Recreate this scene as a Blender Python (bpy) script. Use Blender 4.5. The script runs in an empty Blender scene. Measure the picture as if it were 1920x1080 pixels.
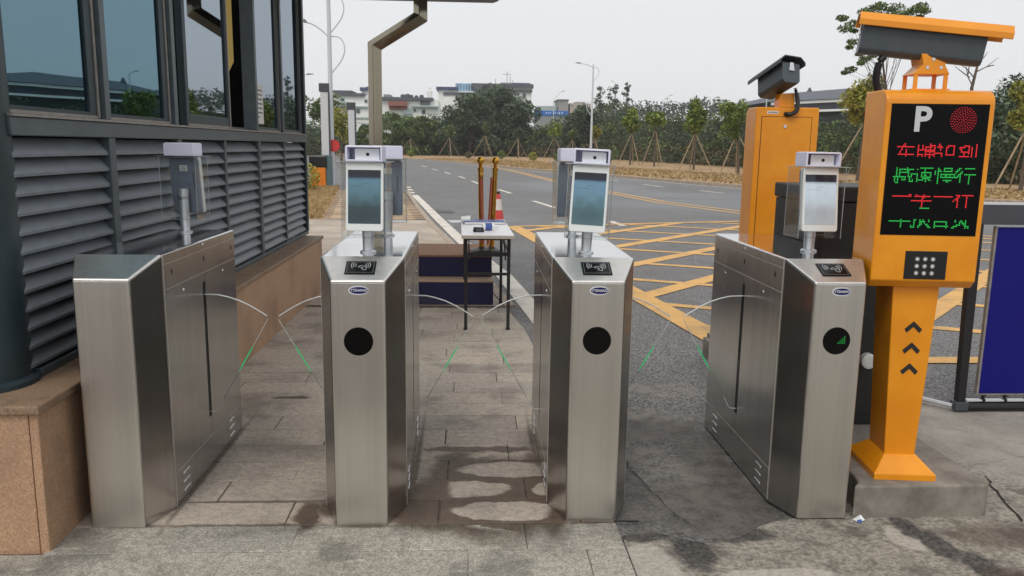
import bpy, bmesh, math, random
import numpy as np
from mathutils import Vector, Matrix

# ---------------------------------------------------------------- camera, sky, sun, exposure
SC = bpy.context.scene
COL = SC.collection
R_ = Vector((0.99869234, -0.04911211, 0.0141992))
U_ = Vector((-0.00547895, 0.17332358, 0.98484969))
F_ = Vector((0.05082911, 0.98363964, -0.17282784))
CAM = Vector((0, 0, 1.4103))
FPX = 1507.36
cd = bpy.data.cameras.new('camera'); cam = bpy.data.objects.new('camera', cd); COL.objects.link(cam)
cd.sensor_width = 36; cd.lens = FPX / 1920 * 36; cd.clip_start = 0.05; cd.clip_end = 3000
cam.matrix_world = Matrix(((R_.x, U_.x, -F_.x, CAM.x), (R_.y, U_.y, -F_.y, CAM.y), (R_.z, U_.z, -F_.z, CAM.z), (0, 0, 0, 1)))
SC.camera = cam

SUN_EL, SUN_AZ = 52, 205          # a veiled sun, high behind the left shoulder
w = bpy.data.worlds.new('World'); SC.world = w; w.use_nodes = True
nt = w.node_tree; nt.nodes.clear()
sky = nt.nodes.new('ShaderNodeTexSky'); sky.sky_type = 'NISHITA'; sky.sun_disc = False
sky.sun_elevation = math.radians(SUN_EL); sky.sun_rotation = math.radians(SUN_AZ)
sky.dust_density = 4; sky.air_density = 1
mixs = nt.nodes.new('ShaderNodeMix'); mixs.data_type = 'RGBA'
mixs.inputs['Factor'].default_value = 0.93                # overcast: an even grey-white cloud deck
nt.links.new(sky.outputs[0], mixs.inputs['A'])
mixs.inputs['B'].default_value = (8.2, 8.3, 8.45, 1)
bg = nt.nodes.new('ShaderNodeBackground'); bg.inputs['Strength'].default_value = 0.1
out = nt.nodes.new('ShaderNodeOutputWorld')
nt.links.new(mixs.outputs['Result'], bg.inputs['Color']); nt.links.new(bg.outputs[0], out.inputs[0])
sd = bpy.data.lights.new('sun', 'SUN'); sd.energy = 1.0; sd.angle = math.radians(25); sd.color = (1, 0.96, 0.9)
so = bpy.data.objects.new('sun', sd); COL.objects.link(so)
_el, _az = math.radians(SUN_EL), math.radians(SUN_AZ)
sdir = Vector((math.sin(_az) * math.cos(_el), math.cos(_az) * math.cos(_el), math.sin(_el)))
so.rotation_euler = sdir.to_track_quat('Z', 'Y').to_euler(); so.location = (0, 0, 30)
SC.view_settings.view_transform = 'Standard'; SC.view_settings.look = 'None'
SC.view_settings.exposure = 0.12; SC.view_settings.gamma = 1
SC.cycles.max_bounces = 8; SC.cycles.transparent_max_bounces = 24
SC.cycles.caustics_reflective = False; SC.cycles.caustics_refractive = False

def at(px, py, Y):
    """a point of the place, Y metres ahead"""
    d = F_ + R_ * ((px - 960) / FPX) - U_ * ((py - 540) / FPX)
    return CAM + d * (Y / d.y)

rnd = random.Random(7)

HAZE = 0.0006
# ---------------------------------------------------------------- materials
def lin(c):
    return tuple((v / 12.92 if v <= 0.04045 else ((v + 0.055) / 1.055) ** 2.4) for v in [x / 255 for x in c[:3]]) + (1,)

MATS = {}
class NM:
    """small helper round a node tree"""
    def __init__(s, name):
        s.m = bpy.data.materials.new(name); s.m.use_nodes = True
        s.t = s.m.node_tree; s.p = s.t.nodes['Principled BSDF']; s.out = s.t.nodes['Material Output']
        MATS[name] = s.m
    def n(s, typ, **kw):
        nd = s.t.nodes.new(typ)
        for k, v in kw.items(): setattr(nd, k, v)
        return nd
    def link(s, a, b): s.t.links.new(a, b)
    def val(s, sock, v):
        if hasattr(v, 'is_output'): s.link(v, sock)
        else: sock.default_value = v
    def pos(s):
        return s.n('ShaderNodeNewGeometry').outputs['Position']
    def obj(s):
        return s.n('ShaderNodeTexCoord').outputs['Object']
    def noise(s, vec, scale, detail=4, rough=0.55, stretch=None):
        if stretch:
            mp = s.n('ShaderNodeMapping'); mp.inputs['Scale'].default_value = stretch
            s.link(vec, mp.inputs['Vector']); vec = mp.outputs[0]
        t = s.n('ShaderNodeTexNoise'); t.inputs['Scale'].default_value = scale
        t.inputs['Detail'].default_value = detail; t.inputs['Roughness'].default_value = rough
        s.link(vec, t.inputs['Vector']); return t.outputs['Fac']
    def ramp(s, f, lo, hi, a=0.0, b=1.0):
        r = s.n('ShaderNodeMapRange'); r.interpolation_type = 'SMOOTHSTEP'
        r.inputs['From Min'].default_value = lo; r.inputs['From Max'].default_value = hi
        r.inputs['To Min'].default_value = a; r.inputs['To Max'].default_value = b
        s.link(f, r.inputs['Value']); return r.outputs[0]
    def mix(s, f, a, b, mode='MIX'):
        x = s.n('ShaderNodeMix', data_type='RGBA', blend_type=mode)
        s.val(x.inputs['Factor'], f); s.val(x.inputs['A'], a); s.val(x.inputs['B'], b)
        return x.outputs['Result']
    def math(s, op, a, b=0.0):
        x = s.n('ShaderNodeMath', operation=op); s.val(x.inputs[0], a); s.val(x.inputs[1], b); return x.outputs[0]
    def bump(s, h, strength=0.3, dist=0.01):
        b = s.n('ShaderNodeBump'); b.inputs['Strength'].default_value = strength; b.inputs['Distance'].default_value = dist
        s.link(h, b.inputs['Height']); s.link(b.outputs[0], s.p.inputs['Normal'])
    def blobs(s, pos, items, soft=0.35, wob=0.25, wscale=6):
        """soft stains: ellipses (cx, cy, rx, ry) in metres with ragged edges"""
        n1 = s.n('ShaderNodeTexNoise'); n1.inputs['Scale'].default_value = wscale; n1.inputs['Detail'].default_value = 5
        s.link(pos, n1.inputs['Vector'])
        wv = s.n('ShaderNodeVectorMath', operation='MULTIPLY_ADD')
        s.link(n1.outputs['Color'], wv.inputs[0]); wv.inputs[1].default_value = (wob, wob, 0); s.link(pos, wv.inputs[2])
        tot = None
        for cx, cy, rx, ry in items:
            mp = s.n('ShaderNodeMapping', vector_type='POINT')
            mp.inputs['Location'].default_value = (-(cx + wob / 2) / rx, -(cy + wob / 2) / ry, 0)
            mp.inputs['Scale'].default_value = (1 / rx, 1 / ry, 0)
            s.link(wv.outputs[0], mp.inputs['Vector'])
            ln = s.n('ShaderNodeVectorMath', operation='LENGTH'); s.link(mp.outputs[0], ln.inputs[0])
            f = s.ramp(ln.outputs['Value'], 1 - soft, 1 + soft, 1, 0)
            tot = f if tot is None else s.math('MAXIMUM', tot, f)
        return tot

def simple(name, col, rough=0.5, metal=0.0, var=0.0, vscale=20, bump=0.0, spec=None, coat=0.0):
    k = NM(name); k.p.inputs['Roughness'].default_value = rough; k.p.inputs['Metallic'].default_value = metal
    if spec is not None: k.p.inputs['Specular IOR Level'].default_value = spec
    if coat: k.p.inputs['Coat Weight'].default_value = coat; k.p.inputs['Coat Roughness'].default_value = 0.15
    c = lin(col)
    if var or bump:
        f = k.noise(k.obj(), vscale, 5)
        if var:
            d = tuple(x * (1 - var) for x in c[:3]) + (1,); l = tuple(min(1, x * (1 + var)) for x in c[:3]) + (1,)
            k.link(k.mix(k.ramp(f, 0.3, 0.7), d, l), k.p.inputs['Base Color'])
            k.link(k.ramp(f, 0.2, 0.8, rough * 0.85, min(1, rough * 1.15)), k.p.inputs['Roughness'])
        else: k.p.inputs['Base Color'].default_value = c
        if bump: k.bump(f, bump, 0.003)
    else: k.p.inputs['Base Color'].default_value = c
    return k.m

def emit(name, col, strength):
    k = NM(name); k.p.inputs['Base Color'].default_value = (0, 0, 0, 1)
    k.p.inputs['Emission Color'].default_value = lin(col); k.p.inputs['Emission Strength'].default_value = strength
    k.p.inputs['Roughness'].default_value = 0.4
    return k.m

def steel(name, col, rough, stretch=(160, 160, 1.5), aniso=0.5, smudge=0.12):
    k = NM(name); o = k.obj()
    k.p.inputs['Metallic'].default_value = 1
    g = k.noise(o, 6, 4, 0.6, stretch)
    s = k.noise(o, 3.2, 5, 0.6)
    c = lin(col)
    base = k.mix(k.ramp(g, 0.25, 0.75), tuple(x * 0.95 for x in c[:3]) + (1,), tuple(min(1, x * 1.04) for x in c[:3]) + (1,))
    k.link(k.mix(k.ramp(s, 0.45, 0.8, 0, 0.18), base, tuple(x * 0.8 for x in c[:3]) + (1,)), k.p.inputs['Base Color'])
    k.link(k.math('ADD', k.ramp(g, 0.2, 0.8, rough * 0.8, rough * 1.2), k.ramp(s, 0.35, 0.7, 0, smudge)), k.p.inputs['Roughness'])
    k.p.inputs['Anisotropic'].default_value = aniso
    st_ = k.noise(o, 3, 4, .6, (9, 9, .12))
    k.link(k.mix(k.ramp(st_, .38, .66, 0, .22), k.p.inputs['Base Color'].links[0].from_socket, tuple(x * .62 for x in c[:3]) + (1,)), k.p.inputs['Base Color'])
    k.bump(g, 0.012, 0.0003)
    return k.m

brushed = steel('brushed_steel', (224, 221, 215), 0.33, stretch=(260, 260, 1.2), smudge=0.05)
sidesteel = steel('side_steel', (194, 192, 190), 0.22, stretch=(420, 420, .6), smudge=0.03)
polished = steel('polished_steel', (226, 226, 228), 0.07, stretch=(3, 90, 3), aniso=0.2, smudge=0.05)
seam_glint = simple('edge_glint', (196, 190, 182), 0.4, 0.4)  # pale strips painting the sky glint on folded panel edges
chrome = simple('chrome', (214, 214, 216), 0.16, 1)
pole_steel = simple('pole_steel', (214, 218, 222), 0.42, 0.85)
black = simple('black_plastic', (20, 20, 22), 0.42)
black_gloss = simple('black_gloss', (7, 7, 8), 0.16, spec=0.22)
sign_black = simple('sign_black', (9, 9, 12), 0.3, spec=0.14)
black_rough = simple('black_powdercoat', (26, 25, 26), 0.5, 0, 0.12, 60)
darkhole = simple('dark_gap', (8, 8, 8), 0.9)
white_plastic = simple('white_plastic', (238, 242, 240), 0.32)
lavender = simple('lavender_plastic', (230, 231, 251), 0.36)
lid_white = simple('lid_white', (244, 244, 248), 0.4)
greyback = simple('terminal_back', (122, 130, 144), 0.45, 0, 0.1, 20)
label_white = simple('label_paper', (232, 232, 228), 0.6)
label_ink = simple('label_ink', (120, 122, 126), 0.7)
ink = simple('ink_black', (34, 34, 36), 0.7)
icon_ink = simple('icon_ink', (188, 190, 192), 0.5)
badge_blue = simple('badge_blue', (22, 26, 92), 0.25)
badge_silver = simple('badge_silver', (222, 222, 226), 0.3)
k = NM('yellow_paint'); o = k.obj()
n1 = k.noise(o, 5, 6, .6); n2 = k.noise(o, 55, 4, .7); n3 = k.noise(o, 9, 5, .65, (1, 1, .25))
c = k.mix(k.ramp(n1, .3, .7), lin((232, 142, 10)), lin((244, 158, 18)))
c = k.mix(k.ramp(n3, .58, .8, 0, .35), c, lin((206, 138, 38)))
c = k.mix(k.ramp(n2, .70, .78, 0, .5), c, lin((150, 96, 24)))
k.link(c, k.p.inputs['Base Color']); k.link(k.ramp(n1, .3, .7, .3, .42), k.p.inputs['Roughness'])
k.p.inputs['Coat Weight'].default_value = .2; k.p.inputs['Coat Roughness'].default_value = .2; k.bump(n2, .05, .001)
yellow = k.m
orange_paint = simple('orange_paint', (222, 126, 20), 0.45, 0, 0.08, 6)
darkgrey_cam = simple('camera_grey', (70, 78, 84), 0.42, 0, 0.06, 30)
boothgrey = simple('booth_frame', (84, 94, 100), 0.4, 0.1, 0.12, 14)
boothcol = simple('booth_column', (46, 60, 66), 0.42, 0.2, 0.12, 5)
slatgrey = simple('slat_grey', (118, 124, 131), 0.45, 0.1, 0.1, 9)
beadgrey = simple('window_bead', (150, 144, 138), 0.45, 0.4, 0.15, 20)
interior_dark = simple('interior_wall', (34, 34, 38), 0.8)
curtain_yellow = simple('curtain_yellow', (206, 178, 96), 0.7)
gold = simple('gold_brass', (206, 160, 72), 0.18, 1, 0.08, 30)
rope_red = simple('rope_red', (172, 92, 66), 0.75, 0, 0.2, 90)
red = simple('red_paint', (200, 40, 44), 0.5)
cone_red = simple('cone_red', (206, 66, 60), 0.5, 0, 0.1, 30)
cone_white = simple('cone_white', (224, 216, 210), 0.45, 0, 0.06, 30)
tablewhite = simple('table_laminate', (242, 240, 242), 0.35, 0, 0.04, 20)
tableedge = simple('table_edge', (188, 180, 168), 0.5)
blue_cloth = simple('blue_board', (20, 22, 68), 0.62, 0, 0.15, 12)
podium_top = simple('podium_carpet', (150, 112, 88), 0.85, 0, 0.18, 26)
podium_lip = simple('podium_lip', (176, 152, 130), 0.6)
blue_pen = simple('blue_plastic', (70, 92, 156), 0.4)
bluepanel = simple('fence_blue', (20, 20, 118), 0.4, 0, 0.05, 3, spec=0.2)
bargrey = simple('boom_grey', (76, 78, 86), 0.4, 0.2, 0.06, 9)
barwhite = simple('boom_white', (206, 208, 212), 0.4)
lamp_white = simple('lamp_paint', (206, 212, 218), 0.45)
lamp_head = simple('lamp_head', (130, 136, 142), 0.45)
wood_stake = simple('stake_wood', (160, 140, 112), 0.85, 0, 0.2, 5)
bark = simple('bark', (96, 84, 72), 0.9, 0, 0.25, 8)
housewhite = simple('house_render', (246, 246, 242), 0.85, 0, 0.05, 0.4)
houseshade = simple('house_band', (168, 186, 186), 0.8)
roofgrey = simple('roof_tile', (92, 96, 104), 0.75, 0, 0.1, 1)
roofblue = simple('roof_blue', (74, 82, 116), 0.7)
glasspanel = simple('blue_glazing', (120, 164, 196), 0.3, 0, 0.25, 0.6)
housered = simple('house_red_tile', (150, 96, 88), 0.8, 0, 0.15, 1)
winddark = simple('far_window', (74, 86, 92), 0.2)
hoarding = simple('hoarding_blue', (42, 112, 196), 0.55)
hoarding_w = simple('hoarding_white', (214, 224, 236), 0.6)
hallgrey = simple('hall_wall', (150, 152, 150), 0.85)
acr_edge_glow2 = simple('acrylic_case_edge_glow', (176, 182, 184), 0.3)  # duller rim for the cases, gathered edge light painted as colour
acr_edge_glow = simple('acrylic_edge_glow', (222, 226, 224), 0.3)  # pale rim colour standing in for light gathered in clear edges
green_dim = emit('green_wing_light', (40, 206, 126), 0.6)
led_red = emit('led_red', (255, 44, 52), 1.0)
led_green = emit('led_green', (44, 226, 92), 0.75)
led_reddim = emit('led_red_dim', (244, 44, 62), 1.1)
led_dim = emit('led_small_green', (40, 220, 90), 0.9)
P_grey = simple('letter_white', (206, 208, 210), 0.5)

# thin clear acrylic: mostly see-through with a mirror-like film
def thin_glass(name, tint, refl):
    k = NM(name)
    tr = k.n('ShaderNodeBsdfTransparent'); tr.inputs[0].default_value = tint
    gl = k.n('ShaderNodeBsdfGlossy'); gl.inputs['Roughness'].default_value = 0.03
    lw = k.n('ShaderNodeLayerWeight'); lw.inputs['Blend'].default_value = 0.5
    fr_ = k.math('ADD', k.math('MULTIPLY', k.math('POWER', lw.outputs['Facing'], 4.0), 0.55), 0.035)
    mx = k.n('ShaderNodeMixShader')
    k.link(k.math('MULTIPLY', fr_, refl), mx.inputs[0]); k.link(tr.outputs[0], mx.inputs[1]); k.link(gl.outputs[0], mx.inputs[2])
    k.link(mx.outputs[0], k.out.inputs[0]); return k.m
acrylic = thin_glass('clear_acrylic', (0.965, 0.975, 0.975, 1), 0.9)
wing_acr = thin_glass('wing_acrylic', (0.978, 0.984, 0.982, 1), 0.8)

# tinted reflective window glass
k = NM('tinted_glass')
gl = k.n('ShaderNodeBsdfGlossy'); gl.inputs['Color'].default_value = (0.26, 0.42, 0.50, 1); gl.inputs['Roughness'].default_value = 0.012
gl2 = k.n('ShaderNodeBsdfTransparent'); gl2.inputs[0].default_value = (0.10, 0.16, 0.17, 1)
mx = k.n('ShaderNodeMixShader'); fz = k.n('ShaderNodeLayerWeight'); fz.inputs['Blend'].default_value = 0.3
k.link(k.ramp(fz.outputs['Fresnel'], 0, 1, 0.62, 1.0), mx.inputs[0])
wv = k.noise(k.obj(), 1.6, 2, 0.4)
b = k.n('ShaderNodeBump'); b.inputs['Strength'].default_value = 0.02; b.inputs['Distance'].default_value = 0.02
k.link(wv, b.inputs['Height']); k.link(b.outputs[0], gl.inputs['Normal'])
k.link(gl2.outputs[0], mx.inputs[1]); k.link(gl.outputs[0], mx.inputs[2]); k.link(mx.outputs[0], k.out.inputs[0])
tinted = k.m
k = NM('clear_tinted_glass')
gl = k.n('ShaderNodeBsdfGlossy'); gl.inputs['Color'].default_value = (0.46, 0.52, 0.58, 1); gl.inputs['Roughness'].default_value = 0.015
gl2 = k.n('ShaderNodeBsdfTransparent'); gl2.inputs[0].default_value = (0.2, 0.24, 0.26, 1)
mx = k.n('ShaderNodeMixShader'); mx.inputs[0].default_value = 0.78
k.link(gl2.outputs[0], mx.inputs[1]); k.link(gl.outputs[0], mx.inputs[2]); k.link(mx.outputs[0], k.out.inputs[0])
tinted2 = k.m

# terminal screens: a lit display under glossy glass, reflections painted into the glow
def screen_mat(name, top, mid, low, strength, rough=0.06):
    k = NM(name)
    uv = k.n('ShaderNodeTexCoord').outputs['Generated']
    sp = k.n('ShaderNodeSeparateXYZ'); k.link(uv, sp.inputs[0])
    cr = k.n('ShaderNodeValToRGB'); k.link(sp.outputs['Z'], cr.inputs[0])
    e = cr.color_ramp.elements
    e[0].position = 0.0; e[0].color = lin(low); e[1].position = 1.0; e[1].color = lin((14, 20, 30))
    for p, c in ((0.3, low), (0.45, mid), (0.8, top), (0.845, tuple(v * 0.8 for v in top)), (0.86, (30, 38, 60)), (0.9, (20, 26, 36))):
        x = e.new(p); x.color = lin(c)
    n1 = k.noise(uv, 3.2, 1, 0.4, (1.6, 1, .8))
    c = k.mix(k.ramp(n1, 0.40, 0.75, 0, 0.12), cr.outputs[0], lin(tuple(v * 0.6 for v in mid)))
    cb_ = k.n('ShaderNodeCombineXYZ'); k.link(sp.outputs['X'], cb_.inputs['X']); k.link(sp.outputs['Z'], cb_.inputs['Y'])
    sil = k.blobs(cb_.outputs[0], [(.22, .47, .14, .08), (.86, .47, .12, .07), (.54, .36, .13, .09), (.5, .18, .5, .1)], .9, .12, 6)  # soft silhouettes of reflected trees and people, painted into the display
    c = k.mix(k.math('MULTIPLY', sil, .28 if top[0] < 150 else .06), c, lin(tuple(v * 0.5 for v in low)))
    bar = k.blobs(cb_.outputs[0], [(.3, .70, .22, .008), (.55, .755, .08, .012)], .3, .0, 5)
    c = k.mix(k.math('MULTIPLY', bar, .35), c, lin(tuple(v * 0.6 for v in mid)))
    k.p.inputs['Base Color'].default_value = (0.01, 0.012, 0.015, 1); k.p.inputs['Roughness'].default_value = rough
    k.link(c, k.p.inputs['Emission Color']); k.p.inputs['Emission Strength'].default_value = strength
    return k.m
screenA = screen_mat('screen_teal', (92, 132, 150), (78, 112, 122), (44, 66, 72), 0.75)
screenB = screen_mat('screen_blue', (104, 142, 166), (96, 132, 146), (74, 106, 112), 0.8)
screenC = screen_mat('screen_pale', (196, 208, 218), (190, 200, 208), (170, 174, 178), 0.85)  # paleness includes the sky's reflection, painted into the glow
GENMATS = (screenA, screenB, screenC)

# granite facing of the booth plinth
k = NM('granite_facing'); o = k.pos()
n1 = k.noise(o, 160, 3, 0.7); n2 = k.noise(o, 2.2, 5, 0.6); n3 = k.noise(o, 9, 5, 0.65)
c = k.mix(k.ramp(n1, 0.3, 0.7), lin((162, 126, 98)), lin((204, 168, 136)))
c = k.mix(k.ramp(n2, 0.42, 0.7, 0, 0.75), c, lin((150, 120, 98)))
c = k.mix(k.ramp(n3, 0.55, 0.75, 0, 0.45), c, lin((176, 112, 66)))
k.link(c, k.p.inputs['Base Color']); k.p.inputs['Roughness'].default_value = 0.6; k.bump(n1, 0.2, 0.002)
granite = k.m
k = NM('granite_cap'); o = k.pos()
n1 = k.noise(o, 150, 3, 0.7); n3 = k.noise(o, 6, 5, 0.65)
c = k.mix(k.ramp(n1, 0.3, 0.7), lin((120, 98, 78)), lin((160, 134, 108)))
c = k.mix(k.ramp(n3, 0.5, 0.72, 0, 0.7), c, lin((92, 74, 60)))
k.link(c, k.p.inputs['Base Color']); k.p.inputs['Roughness'].default_value = 0.6; k.bump(n1, 0.2, 0.002)
granite_cap = k.m

# paving slabs, damp in places
GRIME_SHADE = [(-1.135, 3.45, 0.012, 0.6), (-.568, 3.45, .010, .55), (-.240, 3.4, .014, .62), (.300, 3.4, .014, .62), (-1.24, 2.858, .10, .012), (-.40, 2.842, .11, .012), (.46, 2.858, .11, .012), (-.85, 3.062, 0.36, 0.010), (-.85, 2.858, 0.36, 0.012)]  # dirt and joint lines, with contact shade painted in along turnstile bases
WET = [(-0.16, 3.02, 0.17, 0.24), (0.12, 2.90, 0.42, 0.07), (0.31, 3.15, 0.10, 0.42), (-0.06, 3.32, 0.12, 0.30), (-0.50, 3.02, 0.10, 0.10),
       (-1.02, 4.42, 0.10, 0.03), (-0.62, 2.93, 0.05, 0.13), (0.05, 3.62, 0.26, 0.04), (0.18, 3.45, 0.2, 0.03)]
def slab_mat(name, a, b_, rough):
    k = NM(name); o = k.pos()
    n0 = k.noise(o, 130, 3, 0.75); n1 = k.noise(o, 34, 4, 0.7); n2 = k.noise(o, 3.1, 6, 0.62); n3 = k.noise(o, 9, 5, 0.6, (1, 2.2, 1))
    c = k.mix(k.ramp(n0, 0.32, 0.68), lin(a), lin(b_))
    c = k.mix(k.ramp(n1, 0.4, 0.66, 0, 0.5), c, lin(tuple(v * 0.8 for v in a)))
    c = k.mix(k.ramp(n2, 0.46, 0.68, 0, 0.6), c, lin(tuple(v * 0.68 for v in a)))
    c = k.mix(k.ramp(n3, 0.6, 0.74, 0, 0.5), c, lin(tuple(v * 1.12 for v in b_)))
    oi = k.n('ShaderNodeObjectInfo').outputs['Random']
    c = k.mix(1.0, c, k.mix(oi, (0.86, 0.86, 0.87, 1), (1.08, 1.07, 1.05, 1)), 'MULTIPLY')
    uv = k.n('ShaderNodeUVMap').outputs[0]
    mp = k.n('ShaderNodeMapping'); mp.inputs['Location'].default_value = (-1.1, -1.12, 0); mp.inputs['Scale'].default_value = (2.2, 2.24, 1)
    k.link(uv, mp.inputs[0]); ln = k.n('ShaderNodeVectorMath', operation='LENGTH'); k.link(mp.outputs[0], ln.inputs[0])
    dry = k.ramp(k.math('ADD', ln.outputs['Value'], k.math('MULTIPLY', k.noise(o, 9, 5), 0.75)), 1.24, 1.34, 1, 0)
    wet_shade = k.math('MAXIMUM', k.blobs(o, WET, 0.25, 0.12, 9), k.math('MULTIPLY', k.blobs(o, GRIME_SHADE, 0.5, 0.02, 22), .85))
    dryzone = k.blobs(o, [(0.13, 3.2, 0.21, 0.40), (0.12, 3.0, 0.2, 0.2)], 0.1, 0.06, 9)
    zone2 = k.blobs(o, [(0.10, 3.12, 0.33, 0.40), (-.15, 3.0, .2, .2)], 0.2, 0.14, 7)
    wet_shade = k.math('MAXIMUM', wet_shade, zone2)
    wet_shade = k.math('MULTIPLY', wet_shade, k.math('SUBTRACT', 1.0, k.math('MULTIPLY', k.math('MULTIPLY', dry, dryzone), 0.95)))
    c = k.mix(k.math('MULTIPLY', wet_shade, 1.0), c, k.mix(1.0, c, (0.25, 0.205, 0.17, 1), 'MULTIPLY'))
    k.link(c, k.p.inputs['Base Color'])
    k.link(k.math('SUBTRACT', rough, k.math('MULTIPLY', wet_shade, 0.14)), k.p.inputs['Roughness'])
    k.bump(k.math('ADD', k.math('MULTIPLY', n0, 0.5), n1), 0.35, 0.0025)
    return k.m
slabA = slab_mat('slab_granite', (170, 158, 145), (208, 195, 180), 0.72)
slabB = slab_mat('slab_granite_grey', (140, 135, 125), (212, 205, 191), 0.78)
k = NM('slab_joint'); o = k.pos(); n1 = k.noise(o, 22, 4)
k.link(k.mix(k.ramp(n1, 0.3, 0.7), lin((62, 54, 48)), lin((136, 122, 108))), k.p.inputs['Base Color']); k.p.inputs['Roughness'].default_value = 0.9
jointmat = k.m

# asphalt with worn, damp and cement-washed places
k = NM('asphalt'); o = k.pos()
n0 = k.noise(o, 62, 3, 0.85); n1 = k.noise(o, 1.1, 5, 0.6); n2 = k.noise(o, 0.22, 4, 0.6, (1, 0.4, 1)); n3 = k.noise(o, 12, 5, 0.6)
c = k.mix(k.ramp(n0, 0.36, 0.66), lin((66, 65, 66)), lin((160, 158, 156)))
c = k.mix(k.ramp(n1, 0.4, 0.7, 0, 0.4), c, lin((96, 94, 92)))
c = k.mix(k.ramp(n2, 0.5, 0.68, 0, 0.5), c, lin((132, 133, 137)))
wash = k.blobs(o, [(0.82, 3.55, 0.12, 0.55), (0.95, 3.25, 0.16, 0.25), (1.02, 4.55, 0.4, 0.12), (0.95, 4.1, 0.25, 0.1)], 0.6, 0.35, 9)
c = k.mix(k.math('MULTIPLY', wash, k.ramp(n3, 0.35, 0.65, 0.1, 0.8)), c, lin((158, 150, 140)))
damp_shade = k.blobs(o, [(.64, 3.4, .03, .6), (1.19, 3.5, .035, .55), (0.98, 2.98, 0.34, 0.30), (0.9, 3.9, 0.34, 0.18), (1.1, 3.4, 0.12, 0.5), (0.66, 3.1, 0.08, 0.4)], 0.45, 0.2, 6)  # damp patches, plus thin strips painting contact shade and dirt along turnstile bases
c = k.mix(k.math('MULTIPLY', damp_shade, 0.75), c, k.mix(k.ramp(n3, 0.3, 0.7), lin((66, 60, 54)), lin((108, 100, 92))))
slick = k.blobs(o, [(7.5, 21, 6, 3.2), (9.5, 25, 7, 2.4), (4.6, 13.5, 1.6, 0.5), (12, 19, 4, 1.2), (4, 30, 3, 6)], 0.5, 2.5, 0.6)
c = k.mix(k.math('MULTIPLY', slick, 0.5), c, lin((88, 90, 97)))
k.link(c, k.p.inputs['Base Color'])
k.link(k.math('SUBTRACT', 0.85, k.math('ADD', k.math('MULTIPLY', slick, 0.42), k.math('MULTIPLY', damp_shade, 0.25))), k.p.inputs['Roughness'])
k.p.inputs['Specular IOR Level'].default_value = 0.4
k.bump(n0, 0.8, 0.006)
asphalt = k.m

# rough old concrete in front of the machines
k = NM('rough_concrete'); o = k.pos()
n0 = k.noise(o, 60, 3, 0.8); n1 = k.noise(o, 7, 6, 0.65); n2 = k.noise(o, 2.0, 5, 0.6); n3 = k.noise(o, 25, 4, 0.7, (0.6, 2.4, 1))
c = k.mix(k.ramp(n0, 0.3, 0.7), lin((112, 106, 96)), lin((176, 168, 155)))
c = k.mix(k.ramp(n1, 0.46, 0.66, 0, 0.7), c, lin((84, 77, 69)))
c = k.mix(k.ramp(n3, 0.55, 0.7, 0, 0.6), c, lin((176, 168, 156)))
pale = k.blobs(o, [(0.62, 2.5, 0.1, 0.2), (1.05, 2.46, 0.2, 0.05), (1.62, 2.72, 0.06, 0.1)], 0.12, 0.05, 9)
c = k.mix(k.math('MULTIPLY', pale, 0.85), c, k.mix(k.ramp(n0, 0.3, 0.7), lin((168, 160, 148)), lin((196, 188, 176))))
dk = k.blobs(o, [(0.80, 2.66, 0.07, 0.17), (0.95, 2.76, 0.2, 0.06), (1.675, 2.8, 0.05, 0.1), (1.72, 2.66, 0.055, 0.12), (1.79, 2.5, 0.06, 0.12), (1.86, 2.36, 0.06, 0.12), (0.64, 2.78, 0.14, 0.07)], 0.25, 0.07, 16)
c = k.mix(k.math('MULTIPLY', dk, 0.9), c, k.mix(k.ramp(n0, 0.35, 0.65), lin((38, 36, 36)), lin((88, 84, 80))))
br = k.blobs(o, [(2.0, 2.72, 0.18, 0.09), (2.1, 3.3, 0.1, 0.3), (1.95, 2.45, 0.2, 0.05)], 0.5, 0.15, 6)
c = k.mix(k.math('MULTIPLY', br, 0.6), c, lin((84, 66, 54)))
smooth = k.blobs(o, [(3.4, 3.7, 1.25, 0.75)], 0.15, 0.1, 3)
c = k.mix(k.math('MULTIPLY', smooth, 0.7), c, k.mix(k.ramp(n2, 0.35, 0.7), lin((150, 144, 136)), lin((188, 182, 173))))
k.link(c, k.p.inputs['Base Color']); k.p.inputs['Roughness'].default_value = 0.86
k.bump(k.math('ADD', n0, n3), 0.6, 0.006)
rough_conc = k.m
k = NM('cast_concrete'); o = k.pos()
n0 = k.noise(o, 90, 3, 0.7); n1 = k.noise(o, 5, 6, 0.65); n2 = k.noise(o, 18, 4, 0.6)
c = k.mix(k.ramp(n1, 0.3, 0.72), lin((112, 106, 97)), lin((158, 150, 140)))
c = k.mix(k.ramp(n2, 0.6, 0.72, 0, 0.6), c, lin((88, 78, 68)))
k.link(c, k.p.inputs['Base Color']); k.p.inputs['Roughness'].default_value = 0.85; k.bump(n0, 0.25, 0.003)
cast_conc = k.m
k = NM('walkway_concrete'); o = k.pos()
n0 = k.noise(o, 60, 3, 0.7); n1 = k.noise(o, 1.2, 6, 0.6); n2 = k.noise(o, 4, 4, 0.6, (0.4, 2.5, 1))
c = k.mix(k.ramp(n1, 0.3, 0.72), lin((160, 146, 132)), lin((194, 180, 164)))
c = k.mix(k.ramp(n2, 0.55, 0.75, 0, 0.5), c, lin((146, 130, 115)))
k.link(c, k.p.inputs['Base Color']); k.p.inputs['Roughness'].default_value = 0.82; k.bump(n0, 0.2, 0.002)
walk_conc = k.m
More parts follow.
